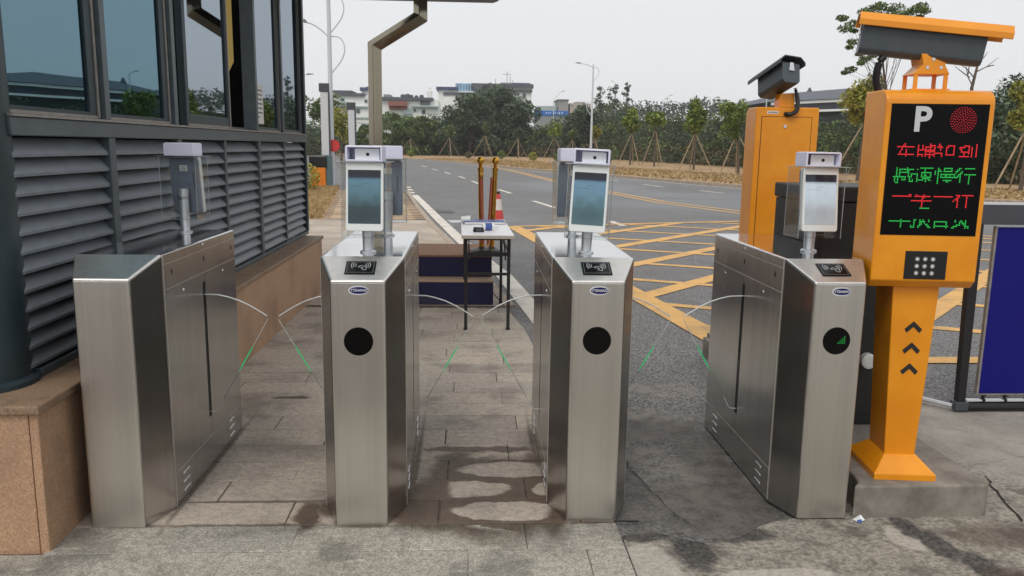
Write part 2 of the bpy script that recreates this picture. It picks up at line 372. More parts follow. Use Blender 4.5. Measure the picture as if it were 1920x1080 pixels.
# far brick paving (pieces too small to tell apart)
k = NM('brick_paving'); o = k.pos()
n1 = k.noise(o, 1.3, 5); n2 = k.noise(o, 30, 4)
oi = k.n('ShaderNodeObjectInfo').outputs['Random']
c = k.mix(oi, lin((158, 128, 102)), lin((206, 180, 146)))
c = k.mix(k.ramp(n2, .3, .7, 0, .4), c, lin((136, 112, 90)))
k.link(k.mix(k.ramp(n1, 0.4, 0.7, 0, 0.5), c, lin((186, 166, 138))), k.p.inputs['Base Color'])
k.p.inputs['Roughness'].default_value = 0.9
brickpave = k.m
k = NM('kerb_stone'); o = k.pos(); n1 = k.noise(o, 14, 5)
k.link(k.mix(k.ramp(n1, 0.3, 0.7), lin((150, 132, 116)), lin((188, 172, 154))), k.p.inputs['Base Color']); k.p.inputs['Roughness'].default_value = 0.85
kerbmat = k.m
def paint(name, col, wear):
    k = NM(name); o = k.pos(); n0 = k.noise(o, 90, 3, 0.8); n1 = k.noise(o, 3, 6, 0.7)
    f = k.math('ADD', k.math('MULTIPLY', n0, 0.5), k.math('MULTIPLY', n1, 0.5))
    c = k.mix(k.ramp(f, 0.52 - wear * 0.1, 0.66, 0, 0.75), lin(col), lin((112, 104, 92)))
    k.link(c, k.p.inputs['Base Color']); k.p.inputs['Roughness'].default_value = 0.75; k.bump(n0, 0.3, 0.003)
    return k.m
paint_w = paint('road_paint_white', (226, 218, 206), 0.6)
paint_y = paint('road_paint_yellow', (226, 176, 104), 0.5)
k = NM('dry_verge'); o = k.pos()
n0 = k.noise(o, 5, 6, 0.7); n1 = k.noise(o, 0.5, 5, 0.6)
c = k.mix(k.ramp(n0, 0.3, 0.7), lin((146, 118, 84)), lin((192, 164, 122)))
c = k.mix(k.ramp(n1, 0.45, 0.7, 0, 0.6), c, lin((150, 104, 68)))
k.link(c, k.p.inputs['Base Color']); k.p.inputs['Roughness'].default_value = 0.95
vergemat = k.m
k = NM('rough_ground'); o = k.pos(); n0 = k.noise(o, 0.4, 6, 0.65)
k.link(k.mix(k.ramp(n0, 0.3, 0.7), lin((90, 88, 58)), lin((132, 112, 76))), k.p.inputs['Base Color']); k.p.inputs['Roughness'].default_value = 0.95
groundmat = k.m
def leafmat(name, cols, trans=0.25):
    k = NM(name)
    g = k.n('ShaderNodeNewGeometry'); cr = k.n('ShaderNodeValToRGB'); k.link(g.outputs['Random Per Island'], cr.inputs[0])
    e = cr.color_ramp.elements; e[0].color = lin(cols[0]); e[1].color = lin(cols[-1])
    for i, c in enumerate(cols[1:-1]): e.new((i + 1) / (len(cols) - 1)).color = lin(c)
    n1 = k.noise(g.outputs['Position'], 0.35, 3)
    c = k.mix(k.ramp(n1, 0.4, 0.65, 0, 0.45), cr.outputs[0], lin(cols[0]))
    k.link(c, k.p.inputs['Base Color']); k.p.inputs['Roughness'].default_value = 0.6
    k.p.inputs['Specular IOR Level'].default_value = 0.25
    return k.m
leaf_dark = leafmat('leaf_dark', [(62, 78, 60), (82, 98, 72), (106, 120, 90)])
leaf_mid = leafmat('leaf_mid', [(74, 94, 54), (100, 120, 66), (132, 146, 86)])
leaf_fresh = leafmat('leaf_fresh', [(78, 100, 46), (118, 140, 60), (164, 174, 86)])
leaf_yellow = leafmat('leaf_yellow', [(112, 120, 48), (150, 150, 62), (184, 172, 84)])
leaf_scrub = leafmat('leaf_scrub', [(104, 92, 72), (108, 108, 76), (84, 98, 62), (140, 116, 86)])
leaf_dim = leafmat('leaf_far', [(66, 80, 70), (84, 98, 82), (100, 112, 94)])
grass_dry = leafmat('grass_dry', [(150, 124, 88), (178, 152, 108), (196, 170, 124), (140, 126, 86)])

# ---------------------------------------------------------------- mesh helpers
def tag(o, label=None, cat=None, group=None, kind=None):
    if label: o['label'] = label
    if cat: o['category'] = cat
    if group: o['group'] = group
    if kind: o['kind'] = kind
    return o
def empty(name, loc=(0, 0, 0), rz=0, label=None, cat=None, group=None):
    o = bpy.data.objects.new(name, None); o.empty_display_size = 0.1; COL.objects.link(o)
    o.location = loc; o.rotation_euler = (0, 0, rz); return tag(o, label, cat, group)

class MB:
    def __init__(s): s.v = []; s.f = []; s.uv = None
    def add(s, v, f):
        b = len(s.v); s.v += [tuple(p) for p in v]; s.f += [tuple(b + i for i in q) for q in f]; return s
    def box(s, x0, x1, y0, y1, z0, z1, M=None):
        v = [Vector(p) for p in ((x0, y0, z0), (x1, y0, z0), (x1, y1, z0), (x0, y1, z0), (x0, y0, z1), (x1, y0, z1), (x1, y1, z1), (x0, y1, z1))]
        if M: v = [M @ p for p in v]
        return s.add(v, [(0, 3, 2, 1), (4, 5, 6, 7), (0, 1, 5, 4), (1, 2, 6, 5), (2, 3, 7, 6), (3, 0, 4, 7)])
    def prism(s, pts, a, b, axis='y', M=None):
        """closed outline extruded from a to b along an axis; outline given in the two other axes"""
        n = len(pts)
        def P(p, t):
            q = {'x': (t, p[0], p[1]), 'y': (p[0], t, p[1]), 'z': (p[0], p[1], t)}[axis]
            return M @ Vector(q) if M else Vector(q)
        v = [P(p, a) for p in pts] + [P(p, b) for p in pts]
        return s.add(v, [tuple(range(n)), tuple(range(2 * n - 1, n - 1, -1))] + [(i, i + n, (i + 1) % n + n, (i + 1) % n) for i in range(n)])
    def tube(s, path, r, n=10, cap=True, sub=0):
        path = [Vector(p) for p in path]; rs = list(r) if isinstance(r, (list, tuple)) else [r] * len(path)
        if sub:
            q, qr = [], []
            for i in range(len(path) - 1):
                p0, p1, p2, p3 = path[max(0, i - 1)], path[i], path[i + 1], path[min(len(path) - 1, i + 2)]
                for j in range(sub):
                    t = j / sub
                    q.append(0.5 * ((2 * p1) + (p2 - p0) * t + (2 * p0 - 5 * p1 + 4 * p2 - p3) * t * t + (3 * p1 - p0 - 3 * p2 + p3) * t ** 3)); qr.append(rs[i] + (rs[i + 1] - rs[i]) * t)
            path, rs = q + [path[-1]], qr + [rs[-1]]
        rings = []; up = Vector((0.013, 0.021, 1))
        for i, p in enumerate(path):
            d = (path[min(i + 1, len(path) - 1)] - path[max(i - 1, 0)]).normalized()
            a = d.cross(up if abs(d.z) < 0.95 else Vector((1, 0.02, 0))).normalized(); c = d.cross(a)
            rings.append([p + (a * math.cos(2 * math.pi * j / n) + c * math.sin(2 * math.pi * j / n)) * rs[i] for j in range(n)])
        v = [q for rr in rings for q in rr]; f = []
        for i in range(len(path) - 1):
            for j in range(n): f.append((i * n + j, i * n + (j + 1) % n, (i + 1) * n + (j + 1) % n, (i + 1) * n + j))
        if cap: f += [tuple(range(n - 1, -1, -1)), tuple((len(path) - 1) * n + j for j in range(n))]
        return s.add(v, f)
    def lathe(s, prof, n=20, c=(0, 0, 0)):
        v = []; f = []
        for r, z in prof:
            v += [(c[0] + r * math.cos(2 * math.pi * j / n), c[1] + r * math.sin(2 * math.pi * j / n), c[2] + z) for j in range(n)]
        for i in range(len(prof) - 1):
            for j in range(n): f.append((i * n + j, i * n + (j + 1) % n, (i + 1) * n + (j + 1) % n, (i + 1) * n + j))
        f += [tuple(range(n - 1, -1, -1)), tuple((len(prof) - 1) * n + j for j in range(n))]
        return s.add(v, f)
    def disc(s, c, r, n=24, a0=0, a1=2 * math.pi, thick=0.002, rz=None):
        """upright disc facing -y (ellipse if rz given)"""
        pts = [(c[0] + r * math.cos(a0 + (a1 - a0) * i / n), c[2] + (rz or r) * math.sin(a0 + (a1 - a0) * i / n)) for i in range(n)]
        return s.prism(pts[::-1], c[1], c[1] + thick, 'y')
    def poly(s, pts, z):
        return s.add([(p[0], p[1], z) for p in pts], [tuple(range(len(pts)))])
    def strip(s, left, right, z):
        for i in range(len(left) - 1):
            s.add([(*left[i], z), (*right[i], z), (*right[i + 1], z), (*left[i + 1], z)], [(0, 1, 2, 3)])
        return s
    def mesh(s, name, mats, matidx=None, smooth=False):
        me = bpy.data.meshes.new(name); me.from_pydata(s.v, [], s.f)
        for m in (mats if isinstance(mats, (list, tuple)) else [mats]): me.materials.append(m)
        if matidx: me.polygons.foreach_set('material_index', matidx)
        bm = bmesh.new(); bm.from_mesh(me)
        bmesh.ops.recalc_face_normals(bm, faces=bm.faces)
        bm.to_mesh(me); bm.free()
        return me
    def build(s, name, mats, parent=None, matidx=None, smooth=False, bevel=0, seg=2, loc=None):
        me = s.mesh(name, mats, matidx)
        o = bpy.data.objects.new(name, me); COL.objects.link(o)
        if parent: o.parent = parent
        if loc: o.location = loc
        if smooth:
            me.polygons.foreach_set('use_smooth', [True] * len(me.polygons))
            me.set_sharp_from_angle(angle=math.radians(35))
        if bevel:
            md = o.modifiers.new('bevel', 'BEVEL'); md.width = bevel; md.segments = seg; md.limit_method = 'ANGLE'; md.angle_limit = math.radians(28)
        return o
def struct(o): o['kind'] = 'structure'; return o
def copy_tree(o, parent=None):
    c = o.copy(); COL.objects.link(c); c.parent = parent
    for ch in o.children: copy_tree(ch, c)
    return c
def text_mesh(body, size, name, mat, parent, M, extrude=0.0006, bold=0.0, space=1.0, shear=0.0):
    cu = bpy.data.curves.new(name, 'FONT'); cu.body = body; cu.size = size; cu.align_x = 'CENTER'; cu.align_y = 'CENTER'
    cu.extrude = extrude; cu.offset = bold; cu.space_character = space; cu.shear = shear; cu.resolution_u = 4
    t = bpy.data.objects.new(name, cu); COL.objects.link(t)
    dg = bpy.context.evaluated_depsgraph_get(); me = bpy.data.meshes.new_from_object(t.evaluated_get(dg))
    bpy.data.objects.remove(t); me.name = name; me.materials.clear(); me.materials.append(mat)
    o = bpy.data.objects.new(name, me); COL.objects.link(o); o.parent = parent; o.matrix_local = M
    return o
UPRIGHT = Matrix.Rotation(math.pi / 2, 4, 'X')       # text lying in xy -> standing, facing -y

# ================================================================ the setting
def lerp_x(pts, y):
    for (x0, y0), (x1, y1) in zip(pts[:-1], pts[1:]):
        if y0 <= y <= y1: return x0 + (x1 - x0) * (y - y0) / (y1 - y0)
    return pts[0][0] if y < pts[0][1] else pts[-1][0]
struct(MB().poly([(-600, -400), (600, -400), (600, 800), (-600, 800)], -0.06).build('ground', groundmat))
struct(MB().poly([(-70, -40), (90, -40), (90, 170), (-70, 170)], -0.012).build('road', asphalt))
EDGE = [(0.56, -5), (0.56, 2.855), (0.50, 4.5), (0.43, 6.1), (0.30, 7.1), (0.05, 9.0), (-0.24, 11.13), (-0.74, 14.55), (-0.87, 15.5), (-1.30, 18.9), (-2.06, 25.5)]
pav = struct(MB().poly([(-6, -5), (0.56, -5), (0.56, 2.855), (0.50, 4.5), (0.43, 6.1), (0.30, 7.1), (-6, 7.1)], -0.008).build('pavement', jointmat))
# granite slabs, each one a piece
slab_cache = {}
def slab(x0, x1, y0, y1, mat, dz):
    g = 0.0018
    w_, d_ = round(x1 - x0 - 2 * g, 2), round(y1 - y0 - 2 * g, 3)
    key = (w_, d_, mat.name)
    if key not in slab_cache:
        c = 0.0025
        v = [(-w_ / 2, -d_ / 2), (w_ / 2, -d_ / 2), (w_ / 2, d_ / 2), (-w_ / 2, d_ / 2)]
        vi = [(-w_ / 2 + c, -d_ / 2 + c), (w_ / 2 - c, -d_ / 2 + c), (w_ / 2 - c, d_ / 2 - c), (-w_ / 2 + c, d_ / 2 - c)]
        V = [(a, b, -0.02) for a, b in v] + [(a, b, -0.002) for a, b in v] + [(a, b, 0) for a, b in vi]
        Fc = [(8, 9, 10, 11)] + [(i, (i + 1) % 4, 4 + (i + 1) % 4, 4 + i) for i in range(4)] + [(4 + i, 4 + (i + 1) % 4, 8 + (i + 1) % 4, 8 + i) for i in range(4)]
        me = bpy.data.meshes.new('slab'); me.from_pydata(V, [], Fc); me.materials.append(mat)
        uvl = me.uv_layers.new(name='UVMap')
        for li, l in enumerate(me.loops):
            p = V[l.vertex_index]; uvl.data[li].uv = (p[0] / w_ + 0.5, p[1] / d_ + 0.5)
        slab_cache[key] = me
    o = bpy.data.objects.new('slab', slab_cache[key]); COL.objects.link(o); o.parent = pav
    o.location = ((x0 + x1) / 2, (y0 + y1) / 2, dz); o.rotation_euler = (rnd.uniform(-.003, .003), rnd.uniform(-.002, .002), rnd.uniform(-.002, .002))
rows = []
y = 1.63
for yb in (1.835, 2.04, 2.245, 2.45, 2.655, 2.855): rows.append((y, yb)); y = yb
while y < 6.95: rows.append((y, y + 0.207)); y += 0.207
for ri, (y0, y1) in enumerate(rows):
    front = y1 < 2.9
    pitch = 0.42 if front else 0.60
    start = (-1.055 if ri % 2 else -0.845) if front else (-0.742 if ri % 2 == 0 else -0.40)
    xl = -3.2 if y1 < 2.66 else -1.475
    xr = lerp_x(EDGE, (y0 + y1) / 2)
    x = start
    while x > xl: x -= pitch
    x = max(x, xl) if x + pitch > xl else x + pitch
    edges = [xl]; q = start
    while q > xl: q -= pitch
    q += pitch
    while q < xr - 0.06:
        if q > xl + 0.06: edges.append(q + (0 if front else rnd.uniform(-.05, .05)))
        q += pitch
    edges.append(xr)
    for a, b in zip(edges[:-1], edges[1:]):
        if b == xr and y0 > 2.8:
            xa, xb = lerp_x(EDGE, y0) - .002, lerp_x(EDGE, y1) - .002; a += .002; g_ = .0018
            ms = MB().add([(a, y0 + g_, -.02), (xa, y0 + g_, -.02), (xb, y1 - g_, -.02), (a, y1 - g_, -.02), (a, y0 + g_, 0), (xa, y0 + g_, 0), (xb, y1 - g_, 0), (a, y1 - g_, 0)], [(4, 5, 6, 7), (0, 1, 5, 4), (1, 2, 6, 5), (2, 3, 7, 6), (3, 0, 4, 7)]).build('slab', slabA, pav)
            ul = ms.data.uv_layers.new(name='UVMap')
            for li, l in enumerate(ms.data.loops):
                p_ = ms.data.vertices[l.vertex_index].co; ul.data[li].uv = ((p_.x - a) / max(.05, xa - a), (p_.y - y0) / (y1 - y0))
            continue
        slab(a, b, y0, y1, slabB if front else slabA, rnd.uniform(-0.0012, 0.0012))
# walkway, brick paving, kerb
wl = [(-12, 7.0), (-12, 15.5)]
struct(MB().poly([(-12, 7.104), (0.295, 7.104), (0.05, 9.0), (-0.24, 11.13), (-0.74, 14.55), (-0.87, 15.5), (-12, 15.5)], -0.003).build('walkway', walk_conc))
bpath = struct(MB().poly([(-2.83, 15.504), (-0.875, 15.504), (-1.30, 18.9), (-2.06, 25.5), (-4.2, 26)], -0.010).build('brick_path', jointmat))
pm = None
for i in range(-12, 14):
    for j in range(0, 60):
        a_ = math.radians(7.4); u, v_ = (i + (.5 if j % 2 else 0)) * .405, j * .205
        x, y = -1.6 + u * math.cos(a_) - v_ * math.sin(a_), 14.9 + u * math.sin(a_) + v_ * math.cos(a_)
        xl, xr = -2.83 - (y - 15.5) * .1305, lerp_x(EDGE, y)
        if not (15.62 < y < 25.7 and xl + .12 < x < xr - .12): continue
        if pm is None: pm = MB().box(-.197, .197, -.097, .097, -.03, 0).mesh('paving_brick', brickpave)
        o = bpy.data.objects.new('paving_brick', pm); COL.objects.link(o); o.parent = bpath
        o.location = (x, y, -.002 + rnd.uniform(-.004, .003)); o.rotation_euler = (rnd.uniform(-.01, .01), rnd.uniform(-.01, .01), a_)
kb = MB(); E2 = EDGE[4:]
kerb = struct(empty('kerb'))
for (xa, ya), (xb, yb) in zip(E2[:-1], E2[1:]):
    n = max(1, int(round((yb - ya) / 0.8)))
    for i in range(n):
        a = (xa + (xb - xa) * i / n, ya + (yb - ya) * i / n); b = (xa + (xb - xa) * (i + 1) / n, ya + (yb - ya) * (i + 1) / n)
        MB().add([(a[0], a[1] + .01, -.03), (a[0] + .1, a[1] + .01, -.03), (b[0] + .1, b[1], -.03), (b[0], b[1], -.03),
                  (a[0], a[1] + .01, .004), (a[0] + .1, a[1] + .01, .004), (b[0] + .1, b[1], .004), (b[0], b[1], .004)],
                 [(0, 3, 2, 1), (4, 5, 6, 7), (0, 1, 5, 4), (1, 2, 6, 5), (2, 3, 7, 6), (3, 0, 4, 7)]).build('kerb_stone', kerbmat, kerb)
# far verge with kerb
FK = [(70, 2), (42, 9.5), (30, 14.5), (20, 19.6), (14.9, 22.9), (11.9, 27), (9.9, 32), (7.7, 39), (5.1, 46.5), (2.7, 54), (0.7, 63), (-1.5, 72), (-5.2, 83), (-12, 100), (-30, 135), (-60, 165)]
struct(MB().poly(FK + [(-60, 600), (500, 600), (500, 2)], 0.10).build('verge', vergemat))
vk = MB()
for (xa, ya), (xb, yb) in zip(FK[:-1], FK[1:]):
    d = Vector((xb - xa, yb - ya, 0)).normalized(); nn = Vector((-d.y, d.x, 0)) * 0.18
    if nn.x > 0: nn = -nn
    vk.add([(xa, ya, -.012), (xb, yb, -.012), (xb, yb, .106), (xa, ya, .106), (xa + nn.x, ya + nn.y, -.012), (xb + nn.x, yb + nn.y, -.012), (xb + nn.x, yb + nn.y, .106), (xa + nn.x, ya + nn.y, .106)],
           [(4, 5, 6, 7), (7, 6, 2, 3)])
struct(vk.build('far_kerb', kerbmat))
# apron of old concrete in front of and beside the machines
ap = [(0.565, -5), (0.565, 2.76), (0.70, 2.78), (0.80, 2.72), (0.90, 2.69), (1.02, 2.75), (1.12, 2.83), (1.2, 2.87), (1.33, 2.9), (1.5, 2.98), (1.5, 4.3), (2.2, 4.36), (3.2, 4.3), (9, 4.2), (9, -5)]
struct(MB().poly(ap, -0.006).build('apron', rough_conc))
# road markings
def line(pts, wdt, mat, name='road_marking', z=-0.007, label=None):
    L = []; Rr = []
    for i, p in enumerate(pts):
        a = Vector(pts[max(0, i - 1)]); b = Vector(pts[min(len(pts) - 1, i + 1)]); d = (b - a).normalized(); n = Vector((-d.y, d.x)) * wdt / 2
        L.append((p[0] + n.x, p[1] + n.y)); Rr.append((p[0] - n.x, p[1] - n.y))
    return struct(MB().strip(L, Rr, z).build(name, mat))
line([(0.72, 4.6), (0.60, 6.4), (0.37, 8.85), (-.02, 11.3), (-.19, 12.5), (-.70, 16.3), (-1.17, 19.95), (-1.66, 23.65)], 0.185, paint_w)
for a, b in (((-1.78, 24.4), (-1.86, 25.2)), ((-1.95, 26), (-2.04, 26.8)), ((-2.13, 27.6), (-2.22, 28.4))): line([a, b], 0.17, paint_w)
for a, b in (((2.83, 14.8), (2.748, 15.8)), ((2.03, 19.0), (1.657, 21.6)), ((1.22, 25.0), (0.91, 27.2)), ((0.3, 31), (0.01, 33.7)), ((-.3, 36.4), (-.62, 39)), ((-1.1, 42), (-1.5, 45)), ((-2.0, 48), (-2.5, 51)), ((-3, 55), (-3.6, 58.5))):
    line([a, b], 0.14, paint_w)
for a, b in (((8.4, 26.5), (8.0, 28.1)), ((7.28, 30.5), (6.95, 32.6)), ((6.5, 35.6), (6.18, 37.3)), ((5.4, 40), (4.9, 43)), ((9.6, 22.3), (9.1, 24.1)), ((11, 18.5), (10.4, 20.2))): line([a, b], 0.13, paint_w)
line([(10.5, 11.2), (8.2, 14.9), (6.42, 18.5), (5.3, 21.9), (4.55, 27.3), (3.6, 36), (2.8, 47), (1.2, 62), (-1, 76)], 0.13, paint_y)
line([(10.1, 11.0), (7.85, 14.6), (6.08, 18.1), (4.98, 21.5), (4.25, 27.1), (3.3, 36), (2.5, 47), (0.9, 62), (-1.3, 76)], 0.13, paint_y)
line([(p[0] - 0.55, p[1] - 0.25) for p in FK[2:-2]], 0.13, paint_w)
# yellow box hatching
BOX = [(0.76, 14.5), (5.6, 16.05), (9.3, 12.0), (9.3, 5.3), (1.95, 5.25)]
def clip_line(p, d):
    """clip an endless line against the convex box outline"""
    t0, t1 = -1e9, 1e9; n = len(BOX); cx = sum(q[0] for q in BOX) / n; cy = sum(q[1] for q in BOX) / n
    for i in range(n):
        a, b = BOX[i], BOX[(i + 1) % n]; nx, ny = -(b[1] - a[1]), b[0] - a[0]
        if nx * (cx - a[0]) + ny * (cy - a[1]) < 0: nx, ny = -nx, -ny
        den = nx * d[0] + ny * d[1]; num = nx * (a[0] - p[0]) + ny * (a[1] - p[1])
        if abs(den) < 1e-9: continue
        t = num / den
        if den > 0: t0 = max(t0, t)
        else: t1 = min(t1, t)
    return None if t0 > t1 - 0.2 else ((p[0] + d[0] * t0, p[1] + d[1] * t0), (p[0] + d[0] * t1, p[1] + d[1] * t1))
for i, yy in enumerate((17.9, 16.5, 15.1, 13.75, 12.35, 10.95, 9.52, 8.1, 6.68, 5.3)):
    c = clip_line((3, yy), (1, -0.47))
    if c: line(c, 0.14, paint_y, 'box_hatching', -0.0065)
for i, yy in enumerate((16.1, 14.35, 12.6, 10.9, 9.12, 7.38, 5.62, 3.9, 2.1, 0.3)):
    c = clip_line((3, yy), (1, 1.12))
    if c: line(c, 0.20, paint_y, 'box_hatching', -0.0055)
line([BOX[4], BOX[0]], 0.25, paint_y, 'box_hatching', -0.0045); line([BOX[0], BOX[1]], 0.16, paint_y, 'box_hatching', -0.0043)
line([BOX[3], BOX[4]], 0.16, paint_y, 'box_hatching', -0.0041)
# drain grating in the road
dg_ = empty('drain_grating', (-0.58, 17.75, -0.007), math.radians(7), 'dark iron drain grating in the road beside the white line', 'drain')
MB().box(-.17, .17, -.40, .40, -0.02, 0.002).build('frame', black_rough, dg_)
for i in range(6): MB().box(-.145 + i * .053, -.12 + i * .053, -.36, .36, 0.0022, 0.006).build('bar', darkgrey_cam, dg_)

# ================================================================ guard booth
booth = empty('guard_booth', (-1.7, 5.3, 0), 0, 'dark grey guard booth with louvred base, tinted windows and granite plinth', 'booth')
def bp(mb, name, mat, parent=booth, **k):
    mb.v = [(x + 1.7, y - 5.3, z) for x, y, z in mb.v]
    return mb.build(name, mat, parent, **k)
PX, WX = -1.46, -1.62
# plinth: granite panels on the side and front, cap stones
ys = [2.672, 3.34, 4.66, 5.98, 7.0, 7.9]
for a, b in zip(ys[:-1], ys[1:]): bp(MB().box(PX - 0.03, PX, a + .002, b - .002, -0.02, 0.497), 'granite_panel', granite, bevel=0.003)
for a, b in ((-2.16, PX - 0.032), (-2.86, -2.164), (-3.6, -2.864)): bp(MB().box(a, b, 2.672, 2.70, -0.02, 0.497), 'granite_panel', granite, bevel=0.003)
for a, b in ((-2.16, PX - .03), (-3.6, -2.164)): bp(MB().box(a, b, 7.87, 7.9, -0.02, 0.497), 'granite_panel', granite, bevel=0.003)
bp(MB().box(-3.6, PX - 0.035, 2.705, 7.865, -0.02, 0.49), 'plinth_core', cast_conc)
bp(MB().prism([(-3.6, 2.655), (-1.445, 2.655), (-1.445, 2.98), (-1.75, 2.98), (-3.6, 2.98)], 0.5, 0.532, 'z'), 'cap_stone', granite_cap, bevel=0.006)
for a, b in ((2.983, 4.3), (4.303, 5.62), (5.623, 6.9), (6.903, 7.92)): bp(MB().box(-1.75, -1.445, a, b, 0.5, 0.53), 'cap_stone', granite_cap, bevel=0.006)
# corner column
bp(MB().lathe([(0.19, 0.532), (0.19, 0.55), (0.165, 0.56), (0.165, 3.3)], 28, (-1.785, 2.93, 0)), 'corner_column', boothcol, smooth=True)
for zz, aa in ((0.62, -62), (0.70, -75)):
    bp(MB().tube([(-1.785 + .163 * math.cos(math.radians(aa)), 2.93 + .163 * math.sin(math.radians(aa)), zz), (-1.785 + .169 * math.cos(math.radians(aa)), 2.93 + .169 * math.sin(math.radians(aa)), zz)], 0.008, 10), 'rivet', black)
# framing
bays = [2.95, 3.755, 4.605, 5.455, 6.305, 7.155, 8.0]
bp(MB().box(-1.70, WX + 0.006, 3.02, 8.06, 0.531, 0.562), 'bottom_rail', boothgrey, bevel=0.003)
bp(MB().box(-1.78, WX + 0.012, 2.95, 8.06, 1.425, 1.492), 'sill_beam', boothgrey, bevel=0.004)
bp(MB().box(-1.80, WX + 0.02, 2.95, 8.06, 1.493, 1.503), 'sill_flashing', beadgrey)
for i, yb in enumerate(bays[1:-1]):
    wd = 0.032 if i in (0, 1, 3) else 0.02
    bp(MB().box(-1.70, WX + (0.008 if wd > .03 else 0.003), yb - wd, yb + wd, 0.563, 1.424), 'mullion', boothgrey, bevel=0.003)
bp(MB().box(-1.74, WX + 0.01, 8.0, 8.07, 0.563, 3.3), 'end_post', boothcol, bevel=0.004)
bp(MB().box(-3.6, -1.76, 3.02, 8.0, 0.532, 1.42), 'louvre_backing', darkhole)
# louvre slats, each a piece
sl = MB().prism([(-0.050, 0.062), (0.0, 0.004), (0.0, -0.003), (0.005, -0.003), (0.005, 0.008), (-0.046, 0.067)], -0.5, 0.5, 'x')
# outline above is (y, z) -> rotate so that +y is outwards (+x of the booth)
sl.v = [(b, a, c) for a, b, c in sl.v]
slme = {}
for i, (a, b) in enumerate(zip(bays[:-1], bays[1:])):
    if i == 0: a = 2.935
    L = round(b - a - 0.05, 3)
    if L not in slme:
        m_ = MB(); m_.v = [(x, yy * L, z) for x, yy, z in sl.v]; m_.f = sl.f; slme[L] = m_.mesh('slat', slatgrey)
    for j in range(12):
        o = bpy.data.objects.new('slat', slme[L]); COL.objects.link(o); o.parent = booth
        o.location = (WX - 0.006 + 1.7, (a + b) / 2 - 5.3, 1.352 - j * 0.0702); o.rotation_euler = (rnd.uniform(-.0015, .0015), rnd.uniform(-.005, .005), 0)
# windows: vertical frames, recessed panes
for yb in (3.755, 4.605, 6.305, 7.155):
    bp(MB().box(-1.72, WX, yb - 0.025, yb + 0.025, 1.504, 3.3), 'window_post', boothgrey, bevel=0.003)
def pane(y0, y1, mat, x=-1.655, near=0.022, far=0.095, foot=0.03, name='window'):
    fr = MB(); fr.box(x - .03, x + .012, y0, y0 + near, 1.504, 3.25); fr.box(x - .03, x + .012, y1 - far, y1, 1.504, 3.25)
    fr.box(x - .03, x + .012, y0 + near, y1 - far, 1.504, 1.504 + foot); fr.box(x - .03, x + .012, y0 + near, y1 - far, 3.22, 3.25)
    f = bp(fr, name, boothcol, bevel=0.003)
    m_ = MB().box(x - .004, x, y0 + near + .001, y1 - far - .001, 1.504 + foot + .001, 3.219)
    m_.v = [(a + 1.7, b - 5.3, c) for a, b, c in m_.v]; m_.build('pane', mat, f)
    m_ = MB().box(x + .0125, x + .018, y1 - .035, y1 - .018, 1.51, 3.2); m_.box(x + .0125, x + .018, y0 + .01, y1 - .04, 1.506, 1.518)
    m_.v = [(a + 1.7, b - 5.3, c) for a, b, c in m_.v]; m_.build('bead', beadgrey, f)
    return f
pane(2.98, 3.728, tinted); pane(3.782, 4.578, tinted)
pane(6.332, 7.128, tinted2); pane(7.182, 7.995, tinted2)
f = pane(4.80, 5.66, tinted2, x=-1.645, near=0.05, far=0.06, foot=0.07, name='sliding_window')
bp(MB().box(-1.80, -1.69, 4.64, 6.27, 1.504, 1.522), 'window_track', boothgrey)
# notice paper on the fourth window
nf = bp(MB().box(-1.6546, -1.6540, 6.40, 6.62, 1.56, 1.86), 'paper_notice', label_white)
for i in range(7):
    m_ = MB().box(-1.6538, -1.6536, 6.43, 6.43 + (0.16 if i < 6 else 0.07), 1.81 - i * .034, 1.822 - i * .034)
    m_.v = [(a + 1.7, b - 5.3, c) for a, b, c in m_.v]; m_.build('text_line', label_ink, nf)
# room inside
bp(MB().box(-3.58, -1.81, 3.1, 8.0, 1.421, 1.45), 'inner_floor', interior_dark)
bp(MB().box(-3.62, -3.585, 2.7, 8.05, 0.54, 3.3), 'back_wall', interior_dark)
bp(MB().box(-3.58, -1.9, 7.96, 8.0, 1.451, 3.28), 'end_wall', interior_dark)
bp(MB().add([(-1.74, 5.86, 3.2), (-1.70, 6.02, 3.2), (-1.70, 6.02, 1.98), (-1.725, 5.90, 1.86), (-1.76, 5.87, 3.2), (-1.72, 6.04, 3.2), (-1.72, 6.04, 1.98), (-1.745, 5.91, 1.86)],
        [(0, 1, 2, 3), (7, 6, 5, 4), (0, 4, 5, 1), (1, 5, 6, 2), (2, 6, 7, 3), (3, 7, 4, 0)]), 'curtain', curtain_yellow)
bp(MB().box(-3.9, -1.5, 2.6, 8.3, 3.301, 3.46), 'roof', boothcol, bevel=0.01)

